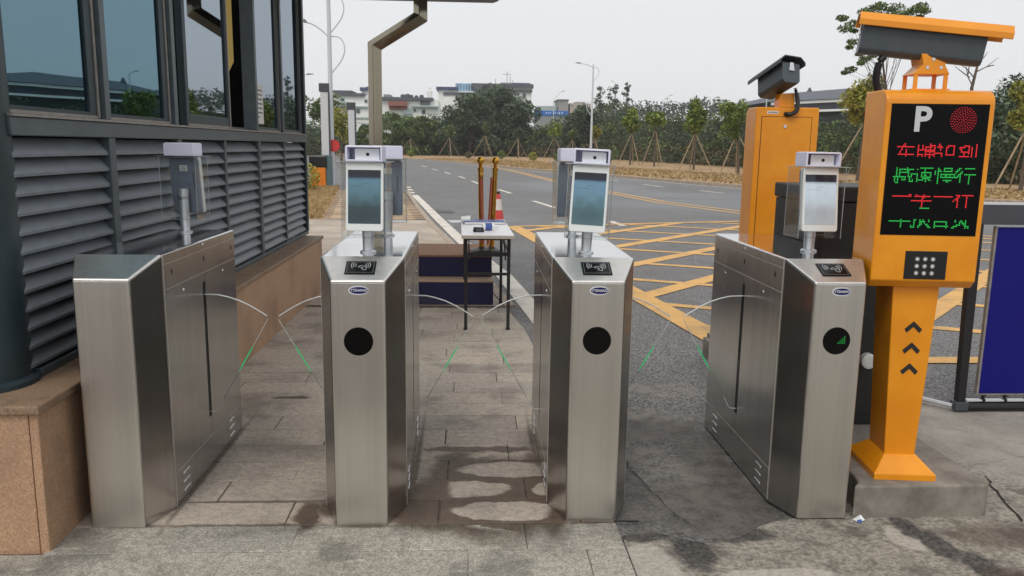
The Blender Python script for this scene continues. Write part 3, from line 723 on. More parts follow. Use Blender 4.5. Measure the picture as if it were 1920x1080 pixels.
# ================================================================ turnstiles
TW, TF, TC, TL, TH, THF = 0.311, 0.193, 0.1536, 0.905, 1.0, 0.932
WINGP = [(0.0, 0.770), (0.06, 0.768), (0.10, 0.759), (0.145, 0.744), (0.19, 0.722), (0.235, 0.694), (0.262, 0.676), (0.266, 0.664), (0.15, 0.462), (0.06, 0.303), (0.035, 0.254), (0.022, 0.248), (0.0, 0.247)]
def turnstile(x, y, a, label, reader=True, left=True, right=True, dot=False):
    t = empty('turnstile', (x, y, 0), a, label, 'turnstile', 'stainless steel turnstiles across the gate')
    h, f = TW / 2, TF / 2; yr = TC + TL; ye = 2 * TC + TL
    plan = [(-f, 0), (f, 0), (h, TC), (h, yr), (f, ye), (-f, ye), (-h, yr), (-h, TC)]
    zt = [THF, THF, TH, TH, THF, THF, TH, TH]
    v = [(p[0], p[1], 0.0) for p in plan] + [(p[0], p[1], z) for p, z in zip(plan, zt)]
    fc = [(0, 1, 9, 8), (1, 2, 10, 9), (2, 3, 11, 10), (3, 4, 12, 11), (4, 5, 13, 12), (5, 6, 14, 13), (6, 7, 15, 14), (7, 0, 8, 15),
          (8, 9, 10, 15), (15, 10, 11, 14), (14, 11, 12, 13)]
    mi = [0, 1, 1, 1, 0, 1, 1, 1, 0, 2, 0]
    MB().add(v, fc).build('cabinet', [brushed, sidesteel, polished], t, mi, bevel=0.009, seg=4)
    # folded lip round the top edge of the front plate
    MB().box(-f + .004, f - .004, -0.0022, -0.0006, THF - .0055, THF - .0025).build('front_lip', chrome, t)
    for s in (-1, 1):
        X0, X1 = sorted((s * (h + 0.0003), s * (h + 0.0022)))
        y0, y1 = TC + 0.012, yr - 0.004
        MB().box(X0, X1, y0, y1, 0.962, 0.996).build('top_strip', sidesteel, t, bevel=0.0008, seg=1)
        MB().box(X0, X1, y0, y1, 0.866, 0.959).build('sensor_strip', sidesteel, t, bevel=0.0008, seg=1)
        ys_ = 0.600
        MB().box(X0, X1, y0, ys_ - 0.017, 0.140, 0.863).build('side_panel', sidesteel, t, bevel=0.0008, seg=1)
        MB().box(X0, X1, ys_ + 0.017, y1, 0.140, 0.863).build('side_panel', sidesteel, t, bevel=0.0008, seg=1)
        MB().box(*sorted((s * (h + .0004), s * (h + .0012))), ys_ - .0165, ys_ + .0165, 0.825, 0.863).build('slot_filler', sidesteel, t)
        MB().box(*sorted((s * (h + .0004), s * (h + .0012))), ys_ - .0165, ys_ + .0165, 0.140, 0.225).build('slot_filler', sidesteel, t)
        MB().box(*sorted((s * (h + .0003), s * (h + .0008))), ys_ - .0165, ys_ + .0165, 0.226, 0.824).build('wing_slot', darkhole, t)
        bpnl = MB().box(X0, X1, y0, y1, 0.006, 0.137).build('base_panel', sidesteel, t, bevel=0.0008, seg=1)
        for yc in (TC + .13, yr - .16):
            for j in range(3):
                zc = 0.105 - j * 0.036
                MB().prism([(yc - .032, zc), (yc + .032, zc), (yc + .030, zc + .006), (yc - .030, zc + .006)], *sorted((s * (h + .0022), s * (h + .0045))), 'x').build('vent', chrome, bpnl)
        sm = MB()
        for zz in (.9605, .8645, .1385): sm.box(*sorted((s * (h + .0004), s * (h + .0026))), y0, y1, zz - .0016, zz + .0016)
        sm.box(*sorted((s * (h + .0004), s * (h + .0026))), y0 - .0045, y0 - .0008, .006, .996)
        sm.build('seam_glint_strip', seam_glint, t)
        for yc in (TC + .09, ys_ + .01, yr - .06):
            MB().prism([(yc + .006 * math.cos(q), .924 + .012 * math.sin(q)) for q in [i * math.pi / 6 for i in range(12)]], *sorted((s * (h + .0022), s * (h + .0032))), 'x').build('sensor', black_gloss, t)
        for yc, zc in ((0.36, .832), (0.865, .832), (ys_ + .01, .982)):
            MB().tube([(s * (h + .002), yc, zc), (s * (h + .005), yc, zc)], [0.0075, 0.006], 10).build('screw', chrome, t)
        if (s < 0 and left) or (s > 0 and right):
            pts = [(s * (h + .001 + u), z) for u, z in WINGP]
            wg = MB().prism(pts, ys_ - .004, ys_ + .004, 'y').build('wing', wing_acr, t)
            for (i0, i1, rr, nm, mt) in ((0, 7, .0028, 'wing_edge', acr_edge_glow), (9, 13, .0016, 'wing_edge', acr_edge_glow)):
                MB().tube([(px, ys_, pz) for px, pz in pts[i0:i1]], rr, 6).build(nm, mt, wg)
            A = Vector((pts[7][0], ys_, pts[7][1])); B = Vector((pts[9][0], ys_, pts[9][1]))
            MB().tube([A, A.lerp(B, .33)], 0.0016, 6).build('wing_edge', acr_edge_glow, wg)
            MB().tube([A.lerp(B, .33), A.lerp(B, .38), A.lerp(B, .58), A.lerp(B, .66)], [.0012, .0028, .0028, .0011], 6).build('wing_light', green_dim, wg)
            MB().tube([A.lerp(B, .66), B], 0.0012, 6).build('wing_edge', greyback, wg)
    if reader:
        # slanted reader plate
        sl_ = math.atan2(TH - THF, TC); M = Matrix.Translation((0.002, TC * .52, THF + (TH - THF) * .52)) @ Matrix.Rotation(sl_, 4, 'X')
        rd = MB().box(-.055, .055, -.043, .043, 0.0004, 0.003, M).build('card_reader', black_gloss, t, bevel=0.001)
        fr = MB()
        for q in ((-.048, .048, -.036, -.0348), (-.048, .048, .0348, .036), (-.048, -.0468, -.0348, .0348), (.0468, .048, -.0348, .0348)): fr.box(*q, .0031, .0036, M)
        fr.build('reader_outline', label_ink, rd)
        ic = MB()
        for sx in (-1, 1):
            for r in (.016, .024, .032):
                for i in range(5):
                    a0, a1 = math.radians(-34 + 68 * i / 5), math.radians(-34 + 68 * (i + 1) / 5); k1 = 0.002
                    P = [(sx * (.002 + r * math.cos(q)) , .014 + r * math.sin(q)) for q in (a0, a1)]; Q = [(sx * (.002 + (r + k1) * math.cos(q)), .014 + (r + k1) * math.sin(q)) for q in (a0, a1)]
                    ic.prism([P[0], P[1], Q[1], Q[0]], .0031, .0037, 'z', M)
        hand = [(-.008, .006), (.004, .012), (.018, .003), (.022, -.006), (.020, -.018), (.012, -.018), (.004, -.010), (.010, -.004), (.004, 0.0), (-.004, .000), (-.009, .002)]
        for i in range(len(hand)):
            p, q = Vector(hand[i]), Vector(hand[(i + 1) % len(hand)]); d = (q - p).normalized(); n = Vector((-d.y, d.x)) * .0009
            ic.prism([p - n, q - n, q + n, p + n], .0031, .0037, 'z', M)
        ic.build('reader_icon', icon_ink, rd)
        # maker's badge
        bd = MB().disc((0.003, -0.0022, .8985), .036, 28, thick=.0016, rz=.0165).build('badge', badge_silver, t)
        MB().disc((0.0045, -0.0028, .8985), .0325, 28, thick=.0008, rz=.0125).build('badge_field', badge_blue, bd)
        text_mesh('YTSHANG', 0.0135, 'badge_lettering', badge_silver, bd, Matrix.Translation((0.004, -0.0031, .8985)) @ UPRIGHT, .0002, .0002, .95, 0.15)
        # round indicator window
        dw = MB().disc((0.0, -0.0012, .711), .0525, 40, thick=.0012).build('display_window', black_gloss, t)
        if dot:
            dm = MB()
            for gx, gz in ((3, 3), (2, 2), (3, 2), (1, 1), (2, 1), (3, 1), (1, 0), (2, 0), (3, 0), (0, 0)):
                dm.disc((0.006 + gx * .008, -0.0019, .703 + gz * .008), .0017, 8, thick=.0006)
            dm.build('display_dots', led_dim, dw)
    return t
T1 = turnstile(-1.2993, 2.8476, -0.0027, 'plain fronted turnstile standing against the booth, without badge or card reader', reader=False, left=False)
T2 = turnstile(-0.4046, 2.848, 0.0085, 'badged turnstile with card reader, next to the plain one by the booth', reader=True)
T3 = turnstile(0.4644, 2.867, -0.0058, 'badged turnstile at the kerb line, third from the booth', reader=True)
T4 = turnstile(1.3699, 2.8727, 0.0, 'badged turnstile with green dots lit in its round window, beside the yellow pillar', reader=True, right=False, dot=True)
st = MB().box(.1578, .1592, .24, .30, .70, .82).build('warning_sticker', yellow, T3)
MB().box(.1593, .1597, .25, .29, .73, .79).build('sticker_print', red, st)

# ================================================================ face recognition terminals
def terminal(x, y, rz, roll, label, scr, rear=False, lean=6, sc=1.05):
    t = empty('face_terminal', (x, y, 1.0006), rz, label, 'terminal', 'face recognition terminals on the turnstiles')
    t.rotation_euler = (0, math.radians(roll), rz); t.scale = (sc, sc, 1.02)
    MB().lathe([(.029, 0), (.029, .004), (.024, .008), (.0185, .009), (.020, .06), (.0225, .19), (.0225, .196)], 20, (0, .012, 0)).build('pole', pole_steel, t, smooth=True)
    MB().lathe([(.0225, .150), (.0245, .152), (.0245, .160), (.0225, .162)], 20, (0, .012, 0)).build('pole_collar', chrome, t, smooth=True)
    MB().box(-.012, .012, -.018, .010, .165, .19).build('bracket', chrome, t, bevel=.002)
    Mx = Matrix.Translation((0, -.018, .21)) @ Matrix.Rotation(math.radians(-lean), 4, 'X')
    def rr(w_, h_, r, n=5):
        pts = []
        for cx, cz, a0 in ((w_ - r, h_ - r, 0), (-w_ + r, h_ - r, 90), (-w_ + r, -h_ + r, 180), (w_ - r, -h_ + r, 270)):
            pts += [(cx + r * math.cos(math.radians(a0 + 90 * i / n)), cz + r * math.sin(math.radians(a0 + 90 * i / n))) for i in range(n + 1)]
        return pts
    body = MB().prism(rr(.067, .126, .009), -.026, -.004, 'y', Mx).build('housing', white_plastic, t, bevel=.002)
    MB().prism(rr(.064, .122, .008), -.004, .012, 'y', Mx).build('back_cover', greyback, t, bevel=.003)
    s_ = MB().prism(rr(.0585, .0985, .003), -.0272, -.0262, 'y', Mx); s_.build('screen', scr, body)
    lb = MB().box(-.018, .016, .0122, .0128, .066, .092, Mx).build('rating_label', label_white, t)
    for i in range(3): MB().box(-.012, .010, .0129, .0131, .070 + i * .007, .0725 + i * .007, Mx).build('print_line', label_ink, lb)
    vt = MB()
    for i in range(9): vt.box(-.046, -.040, .0122, .0127, -.01 + i * .008, -.006 + i * .008, Mx)
    vt.build('vent', black, t)
    # temperature sensor hood on top
    hood = MB()
    a, dF, dB, z0, z1 = .066, -.045, .040, .342, .396
    hood.box(-a, a, dF, dB, z1 - .004, z1); hood.box(-a, a, dF, dB, z0, z0 + .006)
    hood.box(-a, -a + .007, dF, dB, z0 + .006, z1 - .004); hood.box(a - .007, a, dF, dB, z0 + .006, z1 - .004)
    hood.box(-a + .007, a - .007, dB - .006, dB, z0 + .006, z1 - .004)
    hd = hood.build('sensor_hood', lavender, t, bevel=.0015)
    MB().box(-a + .003, a - .003, dF + .004, dB - .01, z1 + .0003, z1 + .003).build('hood_lid', lid_white, hd, bevel=.001)
    MB().box(-.016, .020, dF + .012, dF + .026, z1 + .0031, z1 + .005).build('lid_tab', label_ink, hd)
    MB().box(-.036, .052, dF + .026, dF + .03, z0 + .0062, z1 - .008).build('sensor_board', white_plastic, hd)
    MB().disc((.010, dF + .0245, .367), .006, 16, thick=.0012).build('sensor_eye', black, hd)
    # clear acrylic case and visor
    ac = MB().box(-.082, -.079, -.058, .055, .060, .3395).build('acrylic_case', acrylic, t)
    for q in ((.079, .082, -.058, .055, .060, .3395), (-.0788, .0788, .052, .055, .060, .3395), (-.0788, .0788, -.055, .0518, .060, .063), (-.092, .092, -.075, .056, .3398, .3418)):
        MB().box(*q).build('acrylic_plate', acrylic, ac)
    ed = MB()
    for p, q in (((-.0805, -.058, .06), (-.0805, -.058, .339)), ((.0805, -.058, .06), (.0805, -.058, .339)), ((-.0805, .055, .06), (-.0805, .055, .339)), ((.0805, .055, .06), (.0805, .055, .339)),
                 ((-.092, -.075, .341), (.092, -.075, .341)), ((-.092, -.075, .341), (-.092, .056, .341)), ((.092, -.075, .341), (.092, .056, .341)), ((-.08, .055, .0615), (.08, .055, .0615)),
                 ((.088, -.07, .339), (.0805, -.056, .300)), ((-.088, -.07, .339), (-.0805, -.056, .300))):
        ed.tube([p, q], .001, 5)
    ed.build('acrylic_edge_glow', acr_edge_glow2, ac)
    return t
terminal(-0.400, 3.105, math.radians(-3), 0, 'face terminal with dark teal screen, front of the turnstile next to the booth lane', screenA)
terminal(0.452, 3.137, math.radians(-11), 2.2, 'tilted face terminal with blue screen on the front of the third turnstile', screenB)
terminal(1.405, 3.25, math.radians(4), 0.4, 'face terminal with bright pale screen beside the yellow parking pillar', screenC, sc=1.13)
terminal(-1.318, 3.79, math.pi + math.radians(-8), 0, 'face terminal seen from behind, alone on the plain turnstile by the louvres', screenA, True)
terminal(-0.385, 3.735, math.pi + math.radians(6), 0, 'face terminal seen from behind, back of the second turnstile', screenB, True)
terminal(0.472, 3.76, math.pi + math.radians(4), 0, 'face terminal seen from behind, half hidden by the tilted terminal', screenA, True)

# ================================================================ yellow parking pillars
R1 = '6k7f7k8f8g8h8k9f9i9j9k:f:k:l;f;k;l;m<e<f<g<h<i<k=f=k>f>k?f?k@f@kAfAkDeDfDgDhDiDjDkDlEfEiFfFiGeGfGiGjGkGlHiIeIfIgIhIiIjIkJfJhJiJkKfKhKiKkLdLeLfLgLhLiLjLkLlLmMfMhMiMkMlNfNhNiNlOeOfOgOhOiOjOkOlPgQgQkRgRkRlRmSgSiSjSkSlTeTfTgTkWfWgWhWiWjWkXfXkXlYfYlZfZl[f[l\\f\\g\\h\\i\\j\\k\\l`e`j`kaeahaiajakbebhbkcecfcgchckcldedhdleeehelfefgfhfifjfkflhehfhghhhihjhkkekfkgkhkikjkkklkm'
G2 = '5W6T6U6V6W7S7W7X7Y7Z7[7\\7]8S8T8U8V8W9W9X9Y9Z9[9\\:W:Z:\\;U;V;W;Z;\\<U<W<Z<\\=U=V=W=Z=\\>Z>[>\\>]?W?X?Y?Z?[?\\@T@U@V@W@\\ATAWAXAYA\\BTBUBYB\\CYDYETEUEVEWEXEYE\\FUGUG]HUHWHXHYHZH]IUIVIWIZI]JVJWJXJYJZJ[J\\J]KTKUKVKWKXKZK]LVLWLZL]MUMVMWMZM]NUNWNXNYNZN]O]QYQZQ[SSSTSUSVSWSXSYSZS[S\\S]T[T\\UWUXUYU[VWVYWUWWWYW[W\\W]XUXWXXXYX[X]YTYUYWYXYYY[Y]ZTZUZWZYZ[Z][U[W[X[Y[[[]\\U\\W\\Y\\[\\\\\\]]W]Y^W^X^Y_W_Z_[`W`X`[`\\aXaYa\\a]bTbUbVbWbXbYbZb]cZc[eYe]fYf]gYg]hShThUhVhWhXhYh]iYi]jYj]kYk]lY'
R3 = '6J7J8J9J:J;J<J=J>J?J@JAJAKBJBKCGDGEGEJFGFJFKGGGJHGHJIGIJJBJCJDJEJFJGJHJIJJKGKIKJKKLGLJMGMJNGNJOGOJPGRJSJTJUJVJWJXJYJZJ[J\\J]J^J_G`HaHaIaKbCbDbEbFbGbHbIbJbKcJcKeKfKgKhChDhEhFhGhHhIhJhKiKjKkKlK'
G4 = '5969798999:9;9<9=5=6=7=8=9=:>9?9@9A9B9C9D5D6E5F5F6F7F8F9F:G:I5I6IBJ6J7J8J9J:JBK7K8K9KBL9L:LBM8M9MBN7NBO6O7OBP5P6P9P:Q5T5T6T7T8T9U6U9V6V9W6W9X6X9Y6Y9Z6Z9[6[9\\5\\6\\7\\8\\9]6`5a5a6b6b9b:c6c7d7e7e8e9f9f:g8g9h7h8i5i6i7i8i9i:j6k5k6'
island = struct(MB().prism([(1.50, 2.889), (1.52, 2.885), (2.03, 2.886), (2.05, 2.90), (2.052, 4.2), (2.16, 4.25), (2.16, 5.4), (1.62, 5.4), (1.62, 4.25), (1.548, 4.2), (1.548, 3.0), (1.535, 2.93)], -0.02, 0.126, 'z').build('concrete_island', cast_conc, bevel=0.008))

def cam_housing(parent, M, hood_mat, L=0.46, scl=1.0):
    """weatherproof camera box: local x = viewing direction, hood over it"""
    k_ = scl
    body = MB().prism([(-.052 * k_, -.064 * k_), (-.038 * k_, -.080 * k_), (.038 * k_, -.080 * k_), (.052 * k_, -.064 * k_), (.052 * k_, .03 * k_), (-.052 * k_, .03 * k_)], -L / 2, L / 2 - .02, 'x', M).build('camera_body', darkgrey_cam, parent, bevel=.004)
    MB().prism([(-.05 * k_, .03 * k_), (.05 * k_, .03 * k_), (.05 * k_, .037 * k_), (-.05 * k_, .037 * k_)], -L / 2 + .01, L / 2 - .03, 'x', M).build('gasket', black, body)
    hd = MB().prism([(-.075 * k_, .018 * k_), (-.072 * k_, .016 * k_), (-.070 * k_, .034 * k_), (-.045 * k_, .058 * k_), (.045 * k_, .058 * k_), (.070 * k_, .034 * k_), (.072 * k_, .016 * k_), (.075 * k_, .018 * k_), (.074 * k_, .037 * k_), (.047 * k_, .063 * k_), (-.047 * k_, .063 * k_), (-.074 * k_, .037 * k_)], -L / 2 - .02, L / 2 + .055, 'x', M)
    hd.build('sun_hood', hood_mat, body)
    Mf = M @ Matrix.Translation((L / 2 - .0195, 0, -.012 * k_)) @ Matrix.Rotation(math.pi / 2, 4, 'Z')
    MB().prism([(-.04 * k_, -.05 * k_), (.04 * k_, -.05 * k_), (.04 * k_, .03 * k_), (-.04 * k_, .03 * k_)], -.0015, 0.0, 'y', Mf).build('front_glass', black_gloss, body)
    Mb = M @ Matrix.Translation((-L / 2, 0, 0))
    MB().prism([(-.016 * k_, -.015 * k_), (.016 * k_, -.015 * k_), (.011 * k_, .032 * k_), (-.011 * k_, .032 * k_)], -.008, -.0005, 'x', Mb).build('latch', chrome, body, bevel=.002)
    return body

def parking_pillar(x, y, z, rz, label, name='parking_pillar', zb=.772):
    t = empty(name, (x, y, z), rz, label, 'pillar' if zb > .5 else 'cabinet')
    # flared foot
    if zb > .5: MB().add([(-.12, -.15, 0), (.12, -.15, 0), (.12, .15, 0), (-.12, .15, 0), (-.12, -.15, .024), (.12, -.15, .024), (.12, .15, .024), (-.12, .15, .024),
              (-.062, -.085, .085), (.062, -.085, .085), (.062, .085, .085), (-.062, .085, .085)],
             [(0, 1, 5, 4), (1, 2, 6, 5), (2, 3, 7, 6), (3, 0, 4, 7), (4, 5, 9, 8), (5, 6, 10, 9), (6, 7, 11, 10), (7, 4, 8, 11), (8, 9, 10, 11)]).build('foot', yellow, t, bevel=.003)
    if zb > .5: MB().add([(-.060, -.080, .0852), (.060, -.080, .0852), (.060, .080, .0852), (-.060, .080, .0852), (-.09, -.080, .80), (.09, -.080, .80), (.09, .09, .80), (-.09, .09, .80)],
             [(0, 1, 5, 4), (1, 2, 6, 5), (2, 3, 7, 6), (3, 0, 4, 7), (4, 5, 6, 7)]).build('column', yellow, t, bevel=.004)
    # head: rounded shoulders at the top front and bottom
    zt = 1.515
    prof = [(-.135, zb + .03), (-.135, zt - .05)] + [(-.135 + .055 * (1 - math.cos(math.radians(q))), zt - .05 + .05 * math.sin(math.radians(q))) for q in (15, 30, 45, 60, 75, 90)] + [(.075, zt), (.075, zb), (-.105, zb)]
    MB().prism([(a, b) for a, b in prof], -.20, .192, 'x').build('head', yellow, t, bevel=.006, seg=3)
    return t
p1 = parking_pillar(1.742, 3.085, .1265, math.radians(-6), 'yellow parking pillar with red and green sign text and a camera on top')
LEDY = -.1355
pn = MB().box(-.180, .172, LEDY - .0012, LEDY + .002, .976, 1.462).build('sign_panel', sign_black, p1)
def leds(code, name, mat):
    m_ = MB()
    for i in range(0, len(code), 2):
        c, r = ord(code[i]) - 48, ord(code[i + 1]) - 48
        x, zz = -.178 + c * .0054, .979 + r * .00553
        m_.box(x - .0018, x + .0018, LEDY - .0024, LEDY - .0013, zz - .0018, zz + .0018)
    return m_.build(name, mat, pn)
leds(R1, 'sign_text', led_red); leds(G2, 'sign_text', led_green); leds(R3, 'sign_text', led_red); leds(G4, 'sign_text', led_green)
text_mesh('P', 0.125, 'letter', P_grey, pn, Matrix.Translation((-.066, LEDY - .0018, 1.402)) @ UPRIGHT, .0004, .0035)
rc = MB()
for r in range(0, 7):
    n = max(1, r * 5)
    for i in range(n):
        a = 2 * math.pi * i / n + r * .3
        rc.disc((.082 + r * .0076 * math.cos(a), LEDY - .0024, 1.405 + r * .0076 * math.sin(a)), .0015, 6, thick=.001)
rc.build('signal_light', led_reddim, pn)
kp = MB().box(-.078, .078, LEDY - .0022, LEDY + .001, .808, .916).build('lamp_window', black, p1, bevel=.002)
for r in range(3):
    for c in range(3):
        MB().disc((-.034 + c * .029, LEDY - .0052, .886 - r * .027), .009, 14, thick=.0028).build('white_lamp', chrome, kp)
        MB().disc((-.034 + c * .029, LEDY - .0058, .886 - r * .027), .0045, 10, thick=.0005).build('lamp_lens', label_white, kp)
for zc in (.60, .515, .43):
    m_ = MB(); u = 0.034
    m_.prism([(-u, zc), (0, zc + .032), (u, zc), (u - .0, zc - .0), (u * .72, zc - .014), (0, zc + .010), (-u * .72, zc - .014)], -.0822, -.0808, 'y')
    m_.v = [(a + .004, b, c) for a, b, c in m_.v]
    m_.build('chevron', ink, p1)
# mount and camera on top
br = MB().box(-.085, .06, -.055, .055, 1.5152, 1.522).build('camera_mount', yellow, p1, bevel=.001)
for sy in (-1, 1):
    MB().box(-.075, -.06, *sorted((sy * .05, sy * .045)), 1.522, 1.575).build('mount_post', yellow, br); MB().box(.035, .05, *sorted((sy * .05, sy * .045)), 1.522, 1.575).build('mount_post', yellow, br)
MB().prism([(-.08, 1.575), (.055, 1.575), (.035, 1.61), (.055, 1.65), (-.055, 1.65), (-.045, 1.61)], -.052, .052, 'y').build('mount_cradle', yellow, br, bevel=.002)
for qx, qz in ((-.01, 1.63), (-.03, 1.6), (.02, 1.6)): MB().disc((qx, -.0535, qz), .006, 10, thick=.0015).build('bolt', chrome, br)
MC = Matrix.Translation((-.03, 0, 1.715)) @ Matrix.Rotation(math.radians(-14), 4, 'Z') @ Matrix.Rotation(math.radians(7.5), 4, 'Y') @ Matrix.Rotation(math.radians(3), 4, 'X')
cam_housing(p1, MC, yellow, 0.45, 1.05)
cb = [(-.17, .01, 1.645), (-.185, .01, 1.62), (-.19, .015, 1.57), (-.18, .02, 1.53), (-.165, .02, 1.50)]
MB().tube(cb, .014, 10, sub=4).build('cable', black, p1, smooth=True)

# second pillar, seen from behind
MB().box(1.64, 2.14, 4.75, 5.38, .1262, .1598).build('pillar_pad', cast_conc, island, bevel=.006)
p2 = parking_pillar(1.95, 5.07, .160, math.pi + math.radians(-2), 'tall yellow cabinet seen from behind, with locked door and camera on top', 'camera_cabinet', 0.0)
MB().box(-.158, .158, .0752, .0756, .052, 1.459).build('door_gap', darkhole, p2)
pd = MB().box(-.1545, .1545, .0757, .0780, .055, 1.4555).build('door', yellow, p2, bevel=.002)
MB().tube([(0.01, .078, 1.40), (0.01, .084, 1.40)], .010, 12).build('lock', chrome, pd)
lb = MB().box(.055, .125, .0752, .0762, 1.476, 1.492).build('maker_label', label_white, p2)
MB().box(.06, .12, .0763, .0765, 1.481, 1.487).build('print_line', label_ink, lb)
br = MB().box(-.04, .05, -.03, .074, 1.5152, 1.53).build('camera_mount', yellow, p2, bevel=.002)
MB().prism([(-.045, 1.53), (.05, 1.53), (.05, 1.56), (.04, 1.60), (-.04, 1.60), (-.045, 1.56)], -.03, .06, 'y').build('mount_cradle', yellow, br, bevel=.002)
MC = Matrix.Translation((.045, -.02, 1.70)) @ Matrix.Rotation(math.radians(-76), 4, 'Z') @ Matrix.Rotation(math.radians(17), 4, 'Y') @ Matrix.Rotation(math.radians(6), 4, 'X')
cam_housing(p2, MC, darkgrey_cam, 0.30, 1.15)
MB().tube([(-.04, .07, 1.63), (-.055, .085, 1.56), (-.05, .098, 1.50), (-.02, .1, 1.475), (.005, .09, 1.474), (.01, .076, 1.476)], .013, 10, sub=4).build('cable', black, p2, smooth=True)

# ================================================================ barrier machine and folding fence arm
bm_ = empty('barrier_machine', (1.755, 3.81, .1265), 0, 'black barrier machine cabinet between the two yellow pillars', 'barrier machine')
MB().box(-.21, .21, -.225, .225, 0, 1.055).build('cabinet', black_rough, bm_, bevel=.006)
MB().box(-.218, .218, -.232, .232, 1.058, 1.128).build('lid', black_rough, bm_, bevel=.008)
MB().box(-.16, .195, -.2275, -.2252, .06, 1.0).build('service_door', black_rough, bm_, bevel=.002)
MB().disc((.055, -.2335, .935), .02, 18, thick=.006).build('bolt', rope_red, bm_)
kn = MB().lathe([(.036, 0), (.036, .03), (.028, .034), (.02, .034)], 24).build('round_sensor', white_plastic, bm_, smooth=True)
kn.rotation_euler = (math.pi / 2, 0, 0); kn.location = (.105, -.2276, .32)
MB().tube([(-.10, -.236, .30), (-.02, -.25, .20), (.0, -.25, .08), (-.015, -.25, .006), (.05, -.24, .012)], .004, 6, sub=4).build('cable', barwhite, bm_)

fa = empty('fence_barrier', (2.70, 4.17, -0.006), 0, 'folding fence barrier with grey arm and deep blue hanging panels', 'barrier')
X1 = 3.2
arm = MB().box(-.72, X1, -.03, .03, 1.045, 1.150).build('arm', bargrey, fa, bevel=.004)
MB().box(-.72, X1, -.032, .032, 1.1505, 1.160).build('arm_top', barwhite, arm)
MB().add([(-.005, -.02, .06), (.04, -.02, .06), (.04, .02, .06), (-.005, .02, .06), (-.03, -.02, 1.044), (.03, -.02, 1.044), (.03, .02, 1.044), (-.03, .02, 1.044)],
         [(0, 1, 5, 4), (1, 2, 6, 5), (2, 3, 7, 6), (3, 0, 4, 7), (0, 3, 2, 1), (4, 5, 6, 7)]).build('post', black_rough, fa, bevel=.003)
MB().box(-.02, .055, -.03, .03, .012, .06).build('post_shoe', darkgrey_cam, fa, bevel=.004)
MB().tube([(.05, 0, .028), (X1, 0, .028)], .026, 12).build('bottom_rail', black_rough, fa)
MB().box(.05, X1, -.012, .012, .06, .07).build('guide_strip', barwhite, fa)
for i in range(4):
    xa = .115 + i * .80
    pnl = MB().box(xa, xa + .77, -.008, .008, .105, 1.03).build('fence_panel', bluepanel, fa, bevel=.002)
    fr = MB().box(xa - .012, xa - .0005, -.011, .011, .100, 1.035); fr.box(xa + .7705, xa + .782, -.011, .011, .100, 1.035); fr.box(xa, xa + .77, -.011, .011, .096, .1045); fr.build('panel_edge', beadgrey, pnl)
for i in range(12):
    xa = .15 + i * .125
    MB().lathe([(.016, 0), (.016, .018), (.009, .022), (.009, .034), (.016, .038), (.016, .044)], 10, (xa, 0, .052)).build('roller', black, fa, smooth=True)
MB().tube([(-.02, .0, .03), (-.25, .32, .03)], .014, 8).build('ground_strut', barwhite, fa)

# ================================================================ table, podium, stanchions, cone
tb = empty('folding_table', (0.118, 6.5, 0), math.radians(1), 'narrow white topped folding table with black legs behind the turnstiles', 'table')
MB().box(-.2, .2, -.45, .85, .722, .747).build('tabletop', tableedge, tb, bevel=.003)
MB().box(-.199, .199, -.449, .849, .7473, .7492).build('laminate', tablewhite, tb)
for sx in (-1, 1):
    for yy in (-.36, .72):
        lg = MB().box(sx * .165 - .0125, sx * .165 + .0125, yy - .0125, yy + .0125, .012, .7215).build('leg', black_rough, tb, bevel=.002)
        MB().box(sx * .165 - .017, sx * .165 + .017, yy - .017, yy + .017, 0, .013).build('foot', black, lg)
for yy in (-.36, .72):
    MB().box(-.152, .152, yy - .01, yy + .01, .43, .45).build('stretcher', black_rough, tb)
    MB().box(-.152, .152, yy - .01, yy + .01, .58, .61).build('stretcher', black_rough, tb)
for sx in (-1, 1):
    MB().box(sx * .165 - .008, sx * .165 + .008, -.347, .707, .60, .62).build('side_rail', black_rough, tb)
    MB().tube([(sx * .14, -.36, .55), (sx * .14, -.05, .72)], .006, 6).build('brace', black_rough, tb)
# things on the table
ph = empty('black_radio', (.055, 6.30, .7495), .1, 'small black handset lying on the white table', 'handset'); MB().prism([(-.04, 0), (.04, 0), (.042, .006), (.038, .034), (-.034, .038), (-.042, .012)], -.028, .028, 'y').build('case', black, ph, bevel=.004)
MB().box(-.02, .024, -.0292, -.0282, .010, .028).build('speaker_grille', darkgrey_cam, ph)
bt_ = empty('plastic_bottle', (.135, 6.42, .7495), .25, 'small white plastic bottle lying on the table by the handset', 'bottle')
m_ = MB().lathe([(.026, 0), (.03, .006), (.03, .085), (.022, .098), (.012, .102), (.012, .112)], 16); m_.v = [(c - .05, a, b + .03) for a, b, c in m_.v]; m_.build('body', white_plastic, bt_, smooth=True)
m_ = MB().lathe([(.0145, .108), (.0145, .128)], 12); m_.v = [(c - .05, a, b + .03) for a, b, c in m_.v]; m_.build('cap', label_white, bt_, smooth=True)
m_ = MB().lathe([(.0304, .02), (.0304, .075)], 16); m_.v = [(c - .05, a, b + .03) for a, b, c in m_.v]; m_.build('wrapper', blue_pen, bt_, smooth=True)
bk = empty('blue_folder', (.10, 7.02, .7495), .06, 'flat blue folder along the far end of the white table', 'folder')
MB().box(-.17, .19, -.10, .12, 0, .022).build('cover', blue_pen, bk, bevel=.004); MB().box(-.165, .185, -.103, -.1005, .004, .018).build('paper_block', label_white, bk)
pp = empty('paper_sheet', (-.12, 7.16, .7495), .2, 'loose white paper sheet at the far left corner of the table', 'paper'); MB().box(-.08, .06, -.10, .11, 0, .003).build('sheet', lid_white, pp)
cp = empty('white_cup', (-.05, 6.98, .7495), 0, 'small white paper cup on its side by the blue folder', 'cup')
